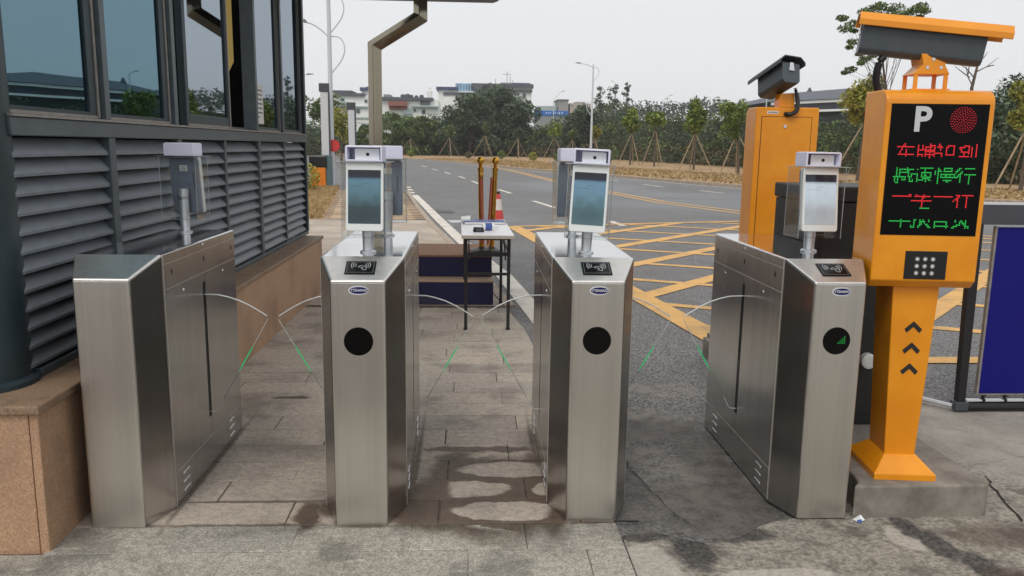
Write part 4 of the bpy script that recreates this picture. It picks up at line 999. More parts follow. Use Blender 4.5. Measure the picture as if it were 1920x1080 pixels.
m_ = MB().lathe([(.026, 0), (.026, .003), (.034, .08), (.036, .082), (.033, .08), (.025, .005)], 16); m_.v = [(c - .04, a, b + .036) for a, b, c in m_.v]; m_.build('cup_body', white_plastic, cp, smooth=True)
tr_ = empty('tissue_pack', (.06, 6.62, .7495), -.2, 'crumpled white tissue on the middle of the table', 'tissue')
MB().add([(-.07, -.04, 0), (.06, -.05, 0), (.08, .04, 0), (-.06, .05, 0), (-.05, -.02, .012), (.03, -.03, .02), (.05, .02, .010), (-.03, .03, .018)], [(0, 1, 5, 4), (1, 2, 6, 5), (2, 3, 7, 6), (3, 0, 4, 7), (4, 5, 6, 7)]).build('tissue', lid_white, tr_)

pod = empty('guard_podium', (-.14, 7.7, -.003), 0, 'two step guard podium with deep blue sides and brown carpeted top', 'podium')
MB().box(-.42, .34, -.55, .55, 0, .205).build('lower_step', blue_cloth, pod, bevel=.004)
MB().box(-.425, .345, -.555, .555, .2055, .222).build('step_edge', podium_lip, pod, bevel=.003)
MB().box(-.40, .33, -.33, .53, .2225, .405).build('upper_step', blue_cloth, pod, bevel=.004)
MB().box(-.405, .335, -.335, .535, .4055, .425).build('carpet_top', podium_top, pod, bevel=.004)

def stanchion(x, y, rx, label):
    s = empty('rope_stanchion', (x, y, .4225), 0, label, 'stanchion', 'gold rope stanchions on the podium'); s.rotation_euler = (0, rx, 0)
    MB().lathe([(.12, 0), (.12, .008), (.05, .02), (.03, .035)], 28).build('base', black, s, smooth=True)
    MB().lathe([(.025, .036), (.025, .76), (.029, .765), (.029, .79), (.016, .80)], 20).build('post', gold, s, smooth=True)
    MB().lathe([(.014, .80), (.024, .812), (.014, .824)], 16).build('neck', gold, s, smooth=True)
    MB().lathe([(.038 * math.sin(math.radians(q)) + .0005, .858 - .038 * math.cos(math.radians(q))) for q in range(8, 180, 12)], 20).build('ball', gold, s, smooth=True)
    return s
s1 = stanchion(0.10, 7.72, math.radians(-1.2), 'gold ball topped stanchion with a red rope hanging down it, left of the pair')
s2 = stanchion(0.195, 7.72, math.radians(2.0), 'thicker looking gold ball topped stanchion standing right beside the roped one')
MB().tube([(-.002, -.04, .74), (0.0, -.048, .70), (.006, -.05, .40), (.014, -.05, .08)], .016, 10).build('rope', rope_red, s1, smooth=True)
MB().lathe([(.024, .70), (.026, .72), (.024, .745)], 12, (0, -.046, 0)).build('rope_end', gold, s1, smooth=True)
MB().tube([(-.03, -.03, .70), (-.035, -.03, .40), (-.04, -.03, .06)], .012, 10).build('rope', rope_red, s2, smooth=True)

cn = empty('traffic_cone', (0.405, 12.58, -.012), 0, 'red and white banded traffic cone with black base on the road', 'cone')
MB().box(-.19, .19, -.19, .19, 0, .035).build('base', black, cn, bevel=.01)
cz = [(.036, .155, black), (.13, .128, cone_white), (.31, .102, cone_red), (.45, .078, cone_white), (.62, .055, cone_red), (.70, .038, black)]
for (z0, r0, m0), (z1, r1, _) in zip(cz[:-1], cz[1:]): MB().lathe([(r0, z0), (r1, z1)], 24).build('cone_band', m0, cn, smooth=True)
MB().lathe([(.038, .70), (.034, .735)], 20).build('cone_tip', black, cn, smooth=True)

# bent steel canopy post with its roof
cpn = empty('canopy_post', (-0.99, 8.5, -.003), 0, 'bent stainless steel post carrying a dark canopy roof', 'canopy')
def sq(path, hw, name, mat, ang):
    M = Matrix.Rotation(ang, 4, 'Z'); v = []; f = []
    for i, (x, z, dx) in enumerate(path):
        for a, b in ((-1, -1), (1, -1), (1, 1), (-1, 1)):
            p = M @ Vector((a * hw, b * hw, 0)); v.append((x + p.x, p.y, z + p.x * dx))
    n = len(path)
    for i in range(n - 1):
        for j in range(4): f.append((i * 4 + j, i * 4 + (j + 1) % 4, i * 4 + 4 + (j + 1) % 4, i * 4 + 4 + j))
    f += [(3, 2, 1, 0), tuple((n - 1) * 4 + j for j in range(4))]
    return MB().add(v, f).build(name, mat, cpn, bevel=.006)
sq([(0, 0.02, 0), (0, 2.40, -.55), (.465, 2.69, -.6), (.465, 2.852, 0)], .052, 'tube', steel('canopy_steel', (150, 142, 124), .13, smudge=.04), math.radians(38))
MB().box(-.14, .14, -.14, .14, 0, .02).build('base_plate', chrome, cpn, bevel=.004)
MB().prism([(-.5, 2.853), (1.20, 2.853), (1.255, 2.875), (1.255, 2.95), (-.5, 2.97)], -2.6, .07, 'y').build('roof', darkgrey_cam, cpn, bevel=.005)

# ================================================================ foliage
nr = np.random.default_rng(11)
def leaf_obj(name, cen, size, mat, parent=None, flat=0.35, aspect=0.5, loc=None):
    """one leaf-shaped face per centre, turned at random"""
    cen = np.asarray(cen, float); n = len(cen)
    sz = size * nr.uniform(0.6, 1.35, n)
    nrm = nr.normal(size=(n, 3)); nrm[:, 2] = np.abs(nrm[:, 2]) + flat; nrm /= np.linalg.norm(nrm, axis=1)[:, None]
    t = nr.normal(size=(n, 3)); t -= (t * nrm).sum(1)[:, None] * nrm; t /= np.linalg.norm(t, axis=1)[:, None] + 1e-9
    bb = np.cross(nrm, t)
    hw = (sz * aspect)[:, None] * bb; hl = sz[:, None] * t
    v = np.empty((n, 4, 3)); v[:, 0] = cen - hl; v[:, 1] = cen + hw * .8 - hl * .1; v[:, 2] = cen + hl; v[:, 3] = cen - hw * .8 - hl * .1
    if loc is not None: v -= np.array(loc)
    me = bpy.data.meshes.new(name); me.vertices.add(4 * n); me.vertices.foreach_set('co', v.reshape(-1))
    me.loops.add(4 * n); me.loops.foreach_set('vertex_index', np.arange(4 * n, dtype=np.int32))
    me.polygons.add(n); me.polygons.foreach_set('loop_start', np.arange(0, 4 * n, 4, dtype=np.int32)); me.polygons.foreach_set('loop_total', np.full(n, 4, np.int32))
    me.update(); me.validate(); me.materials.append(mat)
    o = bpy.data.objects.new(name, me); COL.objects.link(o)
    if parent: o.parent = parent
    return o
def clump_pts(c, r, n, shell=0.55):
    d = nr.normal(size=(n, 3)); d /= np.linalg.norm(d, axis=1)[:, None]
    rad = nr.uniform(shell ** 3, 1, n) ** (1 / 3)
    rr = np.array(r if hasattr(r, '__len__') else (r, r, r * .8))
    return np.asarray(c) + d * rad[:, None] * rr
def crown_pts(c, r, n, k=14):
    """crown built from k smaller clumps spread through an ellipsoid"""
    r = np.array(r, float); out_ = []
    for i in range(k):
        d = nr.normal(size=3); d /= np.linalg.norm(d); q = np.array(c) + d * r * nr.uniform(0.25, 0.78)
        out_.append(clump_pts(q, r * nr.uniform(0.26, 0.46), n // k, 0.3))
    return np.vstack(out_)

def staked_tree(base, crown_c, crown_r, label, mat, leaf=0.16, n=1500, stakes=3, sh=None, spread=1.3, aim=None):
    b = Vector(base); t = empty('staked_tree', b, 0, label, 'tree', 'young trees held by timber stakes along the far verge')
    cc = Vector(crown_c) - b
    hz = cc.z
    MB().tube([(0, 0, -.05), (cc.x * .3 + .03, cc.y * .3, hz * .5), (cc.x, cc.y, hz)], [.075, .06, .035], 8).build('trunk', bark, t, smooth=True)
    lm = MB()
    for i in range(5):
        a = nr.uniform(0, 6.28); lm.tube([(cc.x * .7, cc.y * .7, hz * .78), (cc.x + crown_r[0] * .6 * math.cos(a), cc.y + crown_r[0] * .6 * math.sin(a), hz + crown_r[2] * nr.uniform(-.3, .6))], [.03, .012], 5)
    lm.build('limbs', bark, t)
    leaf_obj('crown', crown_pts(cc, crown_r, n), leaf, mat, t)
    sh = sh or hz * .72
    for i in range(stakes):
        a = (aim if aim is not None else nr.uniform(0, 6.28)) + i * 2 * math.pi / stakes
        fx, fy = spread * math.cos(a), spread * math.sin(a)
        MB().tube([(fx, fy, -.05), (fx * .04 + cc.x * .5, fy * .04, sh)], .035, 6).build('stake', wood_stake, t)
    return t
# (base px, Y, crown px centre, crown half sizes px, leaf material, label)
rows_ = [
 ((770, 294), 103, (770, 248), (8, 12), leaf_mid, 'thin staked sapling at the far left of the verge, just right of the steel post'),
 ((843, 295), 101, (842, 246), (11, 11), leaf_mid, 'small staked sapling in front of the left edge of the big dark tree'),
 ((909, 290), 104, (910, 240), (9, 10), leaf_mid, 'staked sapling with tall bare tripod below the middle of the big dark tree'),
 ((970, 297), 95, (972, 248), (9, 9), leaf_dark, 'staked sapling with nearly bare head, right of the gold stanchions'),
 ((1038, 299), 92, (1041, 243), (15, 15), leaf_fresh, 'round headed staked tree directly left of the white street lamp'),
 ((1072, 299), 90, (1074, 250), (9, 9), leaf_mid, 'sparse staked sapling between round headed tree and white street lamp'),
 ((1114, 303), 82, (1116, 244), (12, 15), leaf_yellow, 'yellowish staked sapling directly right of the white street lamp'),
 ((1181, 312), 65, (1186, 229), (19, 24), leaf_fresh, 'staked tree with drooping crown, second right of the white lamp'),
 ((1226, 314), 61, (1230, 220), (23, 22), leaf_fresh, 'staked tree with wide rounded crown, midway along the verge'),
 ((1300, 321), 52, (1304, 226), (25, 36), leaf_fresh, 'tall oval crowned staked tree right of the midway wide one'),
 ((1384, 328), 45.5, (1378, 222), (32, 38), leaf_fresh, 'largest crowned staked tree, just left of the rear yellow pillar'),
 ((1606, 346), 34.5, (1628, 190), (48, 52), leaf_yellow, 'staked tree with yellow green leaves between the two yellow pillars'),
 ((1912, 366), 27.5, (1935, 190), (52, 56), leaf_yellow, 'staked tree with yellow leaves at the far right edge'),
]
for (bx, by), Y, (cx, cy), (rx, rz), mt, lb in rows_:
    b = at(bx, by, Y); b.z = 0.1; c = at(cx, cy, Y); s = Y / FPX
    big = rx > 18
    staked_tree(b, c, (rx * s, rx * s, rz * s), lb, mt, leaf=(0.0024 if big else 0.0021) * Y if Y > 40 else 0.11, n=2600 if big else 700, spread=Y * .016 if Y > 60 else 1.25, aim=nr.uniform(2.6, 3.6))
# tree by the raised booms on the left
b = at(612, 303, 66); b.z = 0.0; c = at(606, 205, 66)
staked_tree(b, c, (1.9, 1.6, 1.6), 'staked tree with bare lower branches behind the raised white barrier booms', leaf_mid, .16, 1500, spread=1.5)
b = at(640, 303, 62); b.z = 0.0; c = at(641, 226, 62)
staked_tree(b, c, (1.0, 1.0, 1.7), 'yellow green staked tree immediately right of the tall left lamp post', leaf_yellow, .15, 1300)

def big_tree(name, base, blobs, label, mat, trunk_r=.16, leaf=.16, per=170, group=None, shell=.3, cat='tree', limb=1.0):
    b = Vector(base); t = empty(name, b, 0, label, cat, group)
    top = sum((Vector(q[0]) for q in blobs), Vector()) / len(blobs) - b
    MB().tube([(0, 0, -.2), (top.x * .15, top.y * .15, top.z * .45), (top.x * .7, top.y * .7, top.z * .85)], [trunk_r, trunk_r * .8, trunk_r * .35], 9).build('trunk', bark, t, smooth=True)
    lm = MB(); P = []
    for c, r in blobs:
        c = Vector(c) - b; h0 = nr.uniform(.42, .75)
        st_ = Vector((top.x * h0 * .7, top.y * h0 * .7, top.z * h0))
        lm.tube([st_, st_.lerp(c, .55) + Vector((0, 0, .15)), c], [trunk_r * .34 * limb, trunk_r * .2 * limb, trunk_r * .07 * limb], 5)
        P.append(clump_pts(c, r, per, shell))
    lm.build('limbs', bark, t); leaf_obj('crown', np.vstack(P), leaf, mat, t)
    return t
# tall airy tree above the yellow pillar
Y = 27.0; s = Y / FPX
bl = []
for cx, cy, r in ((210, 185, 45), (240, 290, 55), (310, 245, 55), (330, 310, 35), (430, 120, 48), (520, 90, 60), (590, 60, 55), (660, 100, 70), (750, 80, 70), (800, 150, 60), (880, 130, 60), (960, 90, 55), (1020, 60, 50), (1050, 110, 48), (990, 170, 30), (330, 425, 52), (285, 480, 28), (390, 545, 34), (440, 600, 46), (400, 640, 30), (300, 705, 48), (235, 735, 28), (520, 560, 40), (560, 170, 60), (700, 170, 55)):
    p = at(1540 + cx / 5.4, cy / 5.4, Y + nr.uniform(-1, 1)); r_ = r / 5.4 * s * 1.4; bl.append((p, (r_, r_, r_ * .5)))
b = at(1664, 350, Y); b.z = .1
big_tree('tall_tree', b, bl, 'tall airy tree with layered foliage rising behind the pillar camera', leaf_mid, .075, .058, 150, shell=.0, limb=.45)
# bare tree
Y = 30; b = at(1818, 352, Y); b.z = .1; t = empty('bare_tree', b, 0, 'leafless tree with thin forked branches right of the pillar head', 'tree')
def P_(x, y): return at(x, y, Y) - b
MB().tube([(0, 0, -.1), P_(1822, 165), P_(1834, 118), P_(1838, 96)], [.09, .06, .04, .02], 8).build('trunk', bark, t, smooth=True)
bb_ = MB()
for pth in ([(1823, 160), (1815, 145), (1810, 118)], [(1826, 145), (1812, 128), (1795, 118)], [(1830, 135), (1850, 125), (1872, 108)], [(1834, 118), (1846, 106), (1852, 98)], [(1818, 145), (1800, 132), (1790, 124)], [(1815, 140), (1818, 120)], [(1850, 125), (1864, 122)]):
    bb_.tube([P_(*q) for q in pth], [.025, .016, .008][:len(pth)], 5)
bb_.build('branches', bark, t)

# the big dark tree clump in the middle of the background
def wood_tree(cx, ytop, wpx, Y, label, mat, leaf=.36, n=26, group='large trees beyond the verge', per=170, ybase=292):
    b = at(cx, ybase, Y); b.z = 0; s = Y / FPX; bl = []
    hpx = ybase - ytop
    for i in range(n):
        u = nr.uniform(-1, 1); v_ = nr.uniform(0.12, 1.0)
        ww = math.sqrt(max(0, 1 - (abs(v_ - .45) / .58) ** 2))
        bl.append((at(cx + u * wpx / 2 * ww * .85, ybase - hpx * v_ * .93, Y + nr.uniform(-3, 3)), tuple(np.array((1, 1, .75)) * nr.uniform(.11, .19) * hpx * s * 1.25)))
    return big_tree('big_tree', b, bl, label, mat, .3, leaf, per, group, .2)
wood_tree(880, 180, 108, 112, 'big dark evergreen tree left of the leafy centre tree', leaf_dark, .27, 38, per=330)
wood_tree(935, 168, 95, 118, 'tallest dark tree in front of the long white building', leaf_dark, .27, 38, per=330)
wood_tree(972, 192, 84, 114, 'broad dark tree below the right end of the white building', leaf_dark, .27, 34, per=330)
wood_tree(690, 238, 80, 106, 'low green tree left of the steel canopy post', leaf_mid, .25, 20, per=300)
wood_tree(748, 214, 86, 112, 'bushy green tree right of the steel canopy post', leaf_mid, .25, 22, per=300)
wood_tree(800, 220, 70, 114, 'loose green tree left of the big dark trees', leaf_mid, .25, 18, per=300)
wood_tree(1092, 200, 70, 108, 'dark bushy tree behind the white street lamp', leaf_dark, .25, 24, per=300)
wood_tree(1505, 225, 60, 60, 'dark shrubby tree directly right of the rear pillar camera', leaf_dark, .2, 18, ybase=322)
wood_tree(1895, 150, 110, 36, 'dense dark green tree at the right edge of the picture', leaf_dark, .14, 30, ybase=345)
# thin pines
Y = 105; s = Y / FPX
for cx, cl, lb in ((1126, ((1124, 165, 9), (1128, 175, 11), (1122, 182, 8), (1127, 194, 12)), 'thin pine with flat tiers, leftmost of the three'), (1150, ((1152, 162, 7), (1149, 170, 9), (1146, 180, 9), (1150, 192, 11)), 'thin pine in the middle of the three'), (1174, ((1177, 161, 6), (1174, 169, 8), (1171, 178, 8), (1175, 190, 10)), 'thin leaning pine, rightmost of the three')):
    b = at(cx, 290, Y); b.z = 0
    big_tree('pine_tree', b, [(at(a + nr.uniform(-.6, .6) * r, c_ + nr.uniform(-4, 4), Y + nr.uniform(-1, 1)), (r * s * nr.uniform(.4, .75), r * s * .6, r * s * nr.uniform(.25, .5))) for a, c_, r in cl for _ in range(3)], lb, leaf_dark, .10, .15, 34, 'thin pines behind the verge', .1)

# woodland that reads as one mass
prof_t = [(540, 222), (600, 226), (660, 240), (700, 244), (760, 230), (810, 228), (840, 215), (900, 205), (960, 205), (1000, 226), (1062, 228), (1075, 212), (1110, 205), (1160, 202), (1210, 212), (1260, 214), (1310, 210), (1360, 214), (1410, 218), (1460, 214), (1540, 214), (1640, 206), (1700, 198), (1800, 180), (1860, 172), (1940, 165), (2100, 165), (2400, 165), (2900, 160), (3600, 150)]
prof_y = [(540, 92), (640, 120), (760, 118), (960, 112), (1100, 104), (1200, 84), (1300, 70), (1400, 60), (1540, 50), (1640, 44), (1800, 37), (1940, 34), (2400, 30), (3600, 28)]
def ip(t, x):
    for (a, b), (c, d) in zip(t[:-1], t[1:]):
        if a <= x <= c: return b + (d - b) * (x - a) / (c - a)
    return t[-1][1]
D, Sx, M_ = [], [], []
szs = []
x = 545.0
while x < 3500:
    Y0 = ip(prof_y, x); yt = ip(prof_t, x); yb = 280 + 1.3 * FPX / Y0
    yt += 9 * math.sin(x * .021) + 7 * math.sin(x * .057 + 1) + 5 * math.sin(x * .13)
    hpx = yb - yt; step = 8 if x < 1900 else 22
    rows_n = 7
    for i in range(rows_n):
        f_ = (i + nr.uniform(0, 1)) / rows_n
        Y = Y0 + nr.uniform(-3, 5) * (Y0 / 100) + f_ * Y0 * .05
        c = at(x + nr.uniform(-8, 8), yb - hpx * f_ * .96 - 1, Y); r = Y / FPX * nr.uniform(9, 17) * (1 if x < 1900 else 1.8)
        if f_ > .7: r *= nr.uniform(.55, 1.0)
        tgt = Sx if (f_ < .34 and nr.uniform() < .75) else (M_ if nr.uniform() < .35 else D)
        tgt.append((clump_pts(c, (r * 1.1, r, r * .8), 52, .3), .0021 * Y * (1 if x < 1900 else 1.7)))
    x += step
def wood(lst, nm, mat, lb):
    for gi, (lo, hi) in enumerate(((0, .12), (.12, .2), (.2, 9))):
        sel = [p for p, z in lst if lo <= z < hi]
        if sel: tag(leaf_obj(nm, np.vstack(sel), {0: .085, 1: .135, 2: .19}[gi], mat), lb, 'trees', None, 'stuff')
wood(D, 'woodland', leaf_dark, 'dark green woodland closing off the far side of the road')
wood(M_, 'woodland', leaf_mid, 'mid green foliage among the dark woodland')
wood(Sx, 'scrub', leaf_scrub, 'brownish scrub along the foot of the woodland')
# ground rising behind the trees
hv = []; hf = []; xs_ = [450 + i * 25 for i in range(130)]
for i, x in enumerate(xs_):
    x_ = min(max(x, 545), 3500); Y0 = ip(prof_y, x_) + 7 * ip(prof_y, x_) / 100; yt = ip(prof_t, x_) + 16
    p = at(x, yt, Y0); q = at(x, yt + 10, Y0 * 1.6)
    hv += [(p.x, p.y - .4, -.1), (p.x, p.y, p.z + nr.uniform(-.2, .2)), (p.x * 1.8, p.y * 1.8, 2)]
    if i: a = 3 * i; hf += [(a - 3, a, a + 1, a - 2), (a - 2, a + 1, a + 2, a - 1)]
tag(MB().add(hv, hf).build('hill', simple('hill_scrub', (62, 70, 46), .95, 0, .3, .3)), None, None, None, 'structure')
# far tree line behind
F3 = []
for x in range(1120, 1660, 7):
    for j in range(3):
        Y = 170; c = at(x + nr.uniform(-5, 5), nr.uniform(196, 222) - (8 if 1300 < x < 1360 else 0), Y + nr.uniform(-8, 8)); F3.append(clump_pts(c, nr.uniform(1.0, 2.0), 22, .3))
tag(leaf_obj('far_tree_line', np.vstack(F3), .5, leaf_dim), 'pale grey green tree line far behind the woodland', 'trees', None, 'stuff')

# clipped round shrubs on the verge
for (cx, cy, r, Y, lb, mt) in ((771, 287, 6.5, 95, 'clipped round shrub on the verge just right of the steel post', leaf_fresh), (878, 290, 6.5, 90, 'clipped brownish round shrub left of the gold stanchion balls', leaf_scrub), (940, 290, 7.5, 86, 'clipped round shrub just right of the gold stanchion balls', leaf_fresh),
                           (999, 293, 8.5, 80, 'clipped round yellowish shrub left of the lamp post row', leaf_yellow), (1046, 295, 7.5, 78, 'clipped round shrub touching the left side of the tilted terminal', leaf_fresh), (1146, 287, 14, 70, 'loose green shrub touching the right side of the tilted terminal', leaf_mid), (1500, 258, 22, 52, 'broad yellow green bush right of the rear yellow pillar', leaf_yellow)):
    c = at(cx, cy, Y); s = Y / FPX; b = Vector((c.x, c.y, .1)); t = empty('round_shrub', b, 0, lb, 'shrub', 'shrubs along the far verge')
    leaf_obj('foliage', clump_pts(c - b, (r * s, r * s, r * s), 420, .7), .09 if r < 20 else .16, mt, t)
    MB().tube([(0, 0, -.05), (0, 0, max(.2, c.z - .1))], .04, 6).build('stem', bark, t)
# dry grass on the left lawn
struct(MB().poly([(-30, 15.504), (-2.835, 15.504), (-4.2, 26.0), (-5, 28.6), (-30, 29)], -0.002).build('lawn', vergemat))
gp = []; 
for i in range(9000):
    yy = 15.6 + 12.5 * nr.uniform() ** 1.2; xe = -2.85 - (yy - 15.5) * .13; gp.append((xe - abs(nr.normal()) * 2.2, yy, 0.02 + nr.uniform(0, .03)))
tag(leaf_obj('dry_grass', np.array(gp), .075, grass_dry, None, -.25, .16), 'dry yellow grass on the lawn beyond the booth', 'grass', None, 'stuff')
gp = []
for i in range(26000):
    j = nr.integers(2, len(FK) - 4); u = nr.uniform(); p = np.array(FK[j]) * (1 - u) + np.array(FK[j + 1]) * u; d = nr.uniform(.2, 8)
    gp.append((p[0] + d * .9, p[1] + d * .45, .11 + nr.uniform(0, .03)))
tag(leaf_obj('verge_grass', np.array(gp), .10, grass_dry, None, .25, .35), 'dry orange grass and litter along the far verge', 'grass', None, 'stuff')
# little bush at the corner of the booth
t = empty('corner_bush', at(576, 352, 25), 0, 'yellow flecked bush beside the orange barrier cabinet', 'shrub'); t.location.z = 0
leaf_obj('foliage', clump_pts((0, 0, .42), (.42, .42, .42), 500, .2), .06, leaf_yellow, t); MB().tube([(0, 0, 0), (0, 0, .4)], .03, 6).build('stem', bark, t)

# ================================================================ street lamps
def lamp(base, h, label, arms, r=.085):
    t = empty('street_lamp', base, 0, label, 'street lamp', 'white street lamps')
    MB().tube([(0, 0, 0), (0, 0, h * .5), (0, 0, h)], [r, r * .8, r * .55], 10).build('pole', lamp_white, t, smooth=True)
    for (z, L, rise, loop) in arms:
        sg = 1 if L > 0 else -1
        a = MB().tube([(0, 0, z - .25), (L * .25, 0, z - .05), (L * .6, 0, z + rise * .7), (L * .86, 0, z + rise)], r * .32, 6, sub=4)
        if loop: a.tube([(0, 0, z - .2), (-sg * .35, 0, z - .25), (-sg * .5, 0, z - .55), (-sg * .4, 0, z - .95), (0, 0, z - 1.45)], r * .26, 6, sub=5)
        ar = a.build('arm', lamp_white, t, smooth=True)
        MB().prism([(L * .82, z + rise - .02), (L, z + rise + .01), (L * 1.18, z + rise + .03), (L * 1.18, z + rise + .07), (L * .9, z + rise + .1)], -.12, .12, 'y').build('lamp_head', lamp_head, ar, bevel=.02)
    return t
b = at(624, 350, 28); b.z = 0
lamp(b, 9.6, 'tallest white lamp post, standing behind the raised barrier booms', ((5.15, -.85, .22, True), (6.45, -.6, .45, True), (9.4, 1.2, .3, False)), .09)
b = at(1107, 306, 72); b.z = 0; lamp(b, at(1107, 120, 72).z, 'white lamp post rising behind the tilted terminal', ((at(1107, 122, 72).z, -1.35, .12, True), (at(1107, 186, 72).z, .7, .2, True)), .11)
b = at(1036, 290, 130); b.z = 0; lamp(b, at(1036, 188, 130).z, 'goose neck lamp in front of the blue hoarding', ((at(1036, 182, 130).z, 1.5, .9, False),), .13)
b = at(1238, 290, 120); b.z = 0; lamp(b, at(1238, 190, 120).z, 'goose neck lamp above the wide crowned staked tree', ((at(1238, 186, 120).z, 1.25, .55, False),), .11)
b = at(1150, 290, 125); b.z = 0; lamp(b, at(1150, 156, 125).z, 'slender lamp standing among the thin pines', ((at(1150, 155, 125).z, -.6, .2, False),), .09)
b = at(1430, 300, 80); b.z = 0; lamp(b, at(1430, 160, 80).z, 'lamp post just left of the rear pillar camera', ((at(1430, 158, 80).z, -.7, .1, False),), .08)
b = at(548, 300, 62); b.z = 0; lamp(b, at(548, 142, 62).z, 'lamp half hidden behind the booth corner, only its arm showing', ((at(548, 142, 62).z, 1.5, .1, False),), .1)

# ================================================================ far lane barriers on the left
def boom_gate(x, y, h, label, cab=True):
    t = empty('boom_barrier', (x, y, -.012), 0, label, 'barrier', 'raised boom barriers of the far lane')
    if cab:
        MB().box(-.26, .24, -.2, .2, 0, .66).build('cabinet', orange_paint, t, bevel=.02); MB().box(-.30, .28, -.22, .22, .662, 1.03).build('cabinet_head', black, t, bevel=.03)
        MB().box(.245, .42, -.15, .15, 0, 1.05).build('arm_bracket', simple('bracket_teal', (84, 110, 114), .5), t, bevel=.01)
    bm2 = MB().box(.10, .35, -.03, .03, 1.06, h - .28).build('boom', barwhite, t, bevel=.01)
    MB().box(.06, .39, -.05, .05, h - .278, h).build('boom_cap', bargrey, t, bevel=.01)
    MB().box(.352, .40, -.04, .04, 1.06, h - .28).build('boom_spine', bargrey, t)
    return t
g1 = boom_gate(-5.10, 27.5, 3.4, 'raised white boom on an orange cabinet with a red disc')
m_ = MB().disc((.48, .09, 1.38), .20, 28, thick=.02).build('stop_disc', red, g1)
MB().disc((.48, .088, 1.38), .16, 28, thick=.0015).build('disc_centre', cone_red, m_)
boom_gate(-5.30, 32.5, 3.05, 'shorter raised white boom just right of the tall lamp post', False).location.x = -4.95
t = empty('lane_guard_box', (-5.75, 26.4, -.012), 0, 'dark equipment box on legs beside the booth corner', 'equipment box')
MB().box(-.3, .22, -.2, .2, .62, 1.28).build('case', black, t, bevel=.03)
for sx in (-.26, .18): MB().box(sx - .02, sx + .02, -.02, .02, 0, .62).build('leg', black, t)
MB().prism([(-.14, 1.281), (.02, 1.281), (-.02, 1.5), (-.1, 1.5)], -.08, .08, 'y').build('white_hood', barwhite, t)

# ================================================================ far buildings
def bbox(x0, x1, y0, y1, Y, depth, parent, name, mat, org, dy=0.0, **kw):
    a = at(x0, y1, Y); b = at(x1, y0, Y)
    m_ = MB().box(a.x - org.x, b.x - org.x, dy, dy + depth, min(a.z, b.z) - org.z, max(a.z, b.z) - org.z)
    return m_.build(name, mat, parent, **kw)
def building(x0, x1, y0, Y, label, depth=14):
    o = at((x0 + x1) / 2, 285, Y); o.z = 0
    return empty('house', o, 0, label, 'building'), o
def win(x0, x1, y0, y1, Y, par, org):
    f = bbox(x0, x1, y0, y1, Y, .1, par, 'window', houseshade, org, -.12); bbox(x0 + .6, x1 - .6, y0 + .6, y1 - .6, Y, .06, f, 'pane', winddark, org, -.16)
Y = 165
h, o = building(820, 1000, 150, Y, 'long white building with grey eaves behind the big dark trees')
bbox(822, 856, 168, 290, Y, 14, h, 'wing_wall', housewhite, o); bbox(818, 858, 163.5, 168, Y, 15, h, 'wing_roof', roofblue, o, -.6)
bbox(856.2, 888, 171, 290, Y, 13, h, 'middle_wall', housewhite, o, .4); g_ = bbox(854, 887, 156, 171, Y, 8, h, 'rooftop_glazing', glasspanel, o, 1.0)
for i in range(6): bbox(856 + i * 5.2, 856.8 + i * 5.2, 156.5, 170.5, Y, .1, g_, 'glazing_bar', housewhite, o, .85)
bbox(888.2, 997, 166, 290, Y, 16, h, 'main_wall', housewhite, o)
bbox(884, 1000, 158.5, 163.5, Y, 17, h, 'main_roof', roofgrey, o, -.8); bbox(888, 998, 163.6, 166, Y, 16.2, h, 'fascia', housewhite, o, -.3)
bbox(888.4, 998, 169.2, 171, Y, .5, h, 'eave_band', roofgrey, o, -.52); bbox(888.4, 997.4, 192, 193.4, Y, .3, h, 'floor_band', houseshade, o, -.32)
bbox(939, 996, 154.2, 158.3, Y, 10, h, 'rooftop_room', hallgrey, o, 2); bbox(962, 993, 155, 157.6, Y, .2, h, 'rooftop_panel', roofblue, o, 1.78)
bbox(832, 912, 175.5, 179.5, Y, 3, h, 'lower_eave', roofgrey, o, -2.7); bbox(833, 911, 179.6, 290, Y, 2.4, h, 'lower_wall', housewhite, o, -2.45)
for q in ((979.5, 986, 175, 184.5), (953, 962, 174, 182), (970.5, 973.5, 175, 180.5), (965, 967.5, 175, 180.5), (983, 990, 198, 206), (960, 967, 198, 206)): win(*q, Y, h, o)
bbox(974.5, 978.5, 180, 184.5, Y, .5, h, 'air_conditioner', hallgrey, o, -.55)
m_ = MB()
for x in (930, 952, 958, 963):
    p = at(x, 158, Y) - o; q = at(x, {930: 145, 952: 131, 958: 141, 963: 148}[x], Y) - o; m_.tube([(p.x, 3, p.z), (q.x, 3, q.z)], .06, 5)
p = at(952, 137, Y) - o; m_.tube([(p.x - .9, 3, p.z), (p.x + .9, 3, p.z)], .04, 4); m_.build('roof_aerials', lamp_head, h)
Y = 150
h, o = building(610, 692, 160, Y, 'white tiered house cluster left of the steel canopy post')
bbox(612, 656, 172, 290, Y, 12, h, 'left_wall', housewhite, o, 2); bbox(610, 657, 168.5, 172, Y, 13, h, 'left_roof', roofgrey, o, 1.6)
bbox(630, 690, 179, 290, Y, 10, h, 'front_wall', housewhite, o); bbox(628, 684, 175.2, 179, Y, 10.5, h, 'front_roof', roofgrey, o, -.5)
bbox(674, 692, 168, 179, Y, 6, h, 'tower_wall', housewhite, o, 3); bbox(671, 695, 162, 168, Y, 7, h, 'tower_roof', roofblue, o, 2.5); bbox(681, 692, 159.5, 161.8, Y, 4, h, 'tower_ridge', roofgrey, o, 4)
bbox(632, 690, 199.5, 201, Y, .4, h, 'floor_band', houseshade, o, -.42); bbox(636, 653, 191, 195, Y, 1, h, 'balcony', houseshade, o, -1.05)
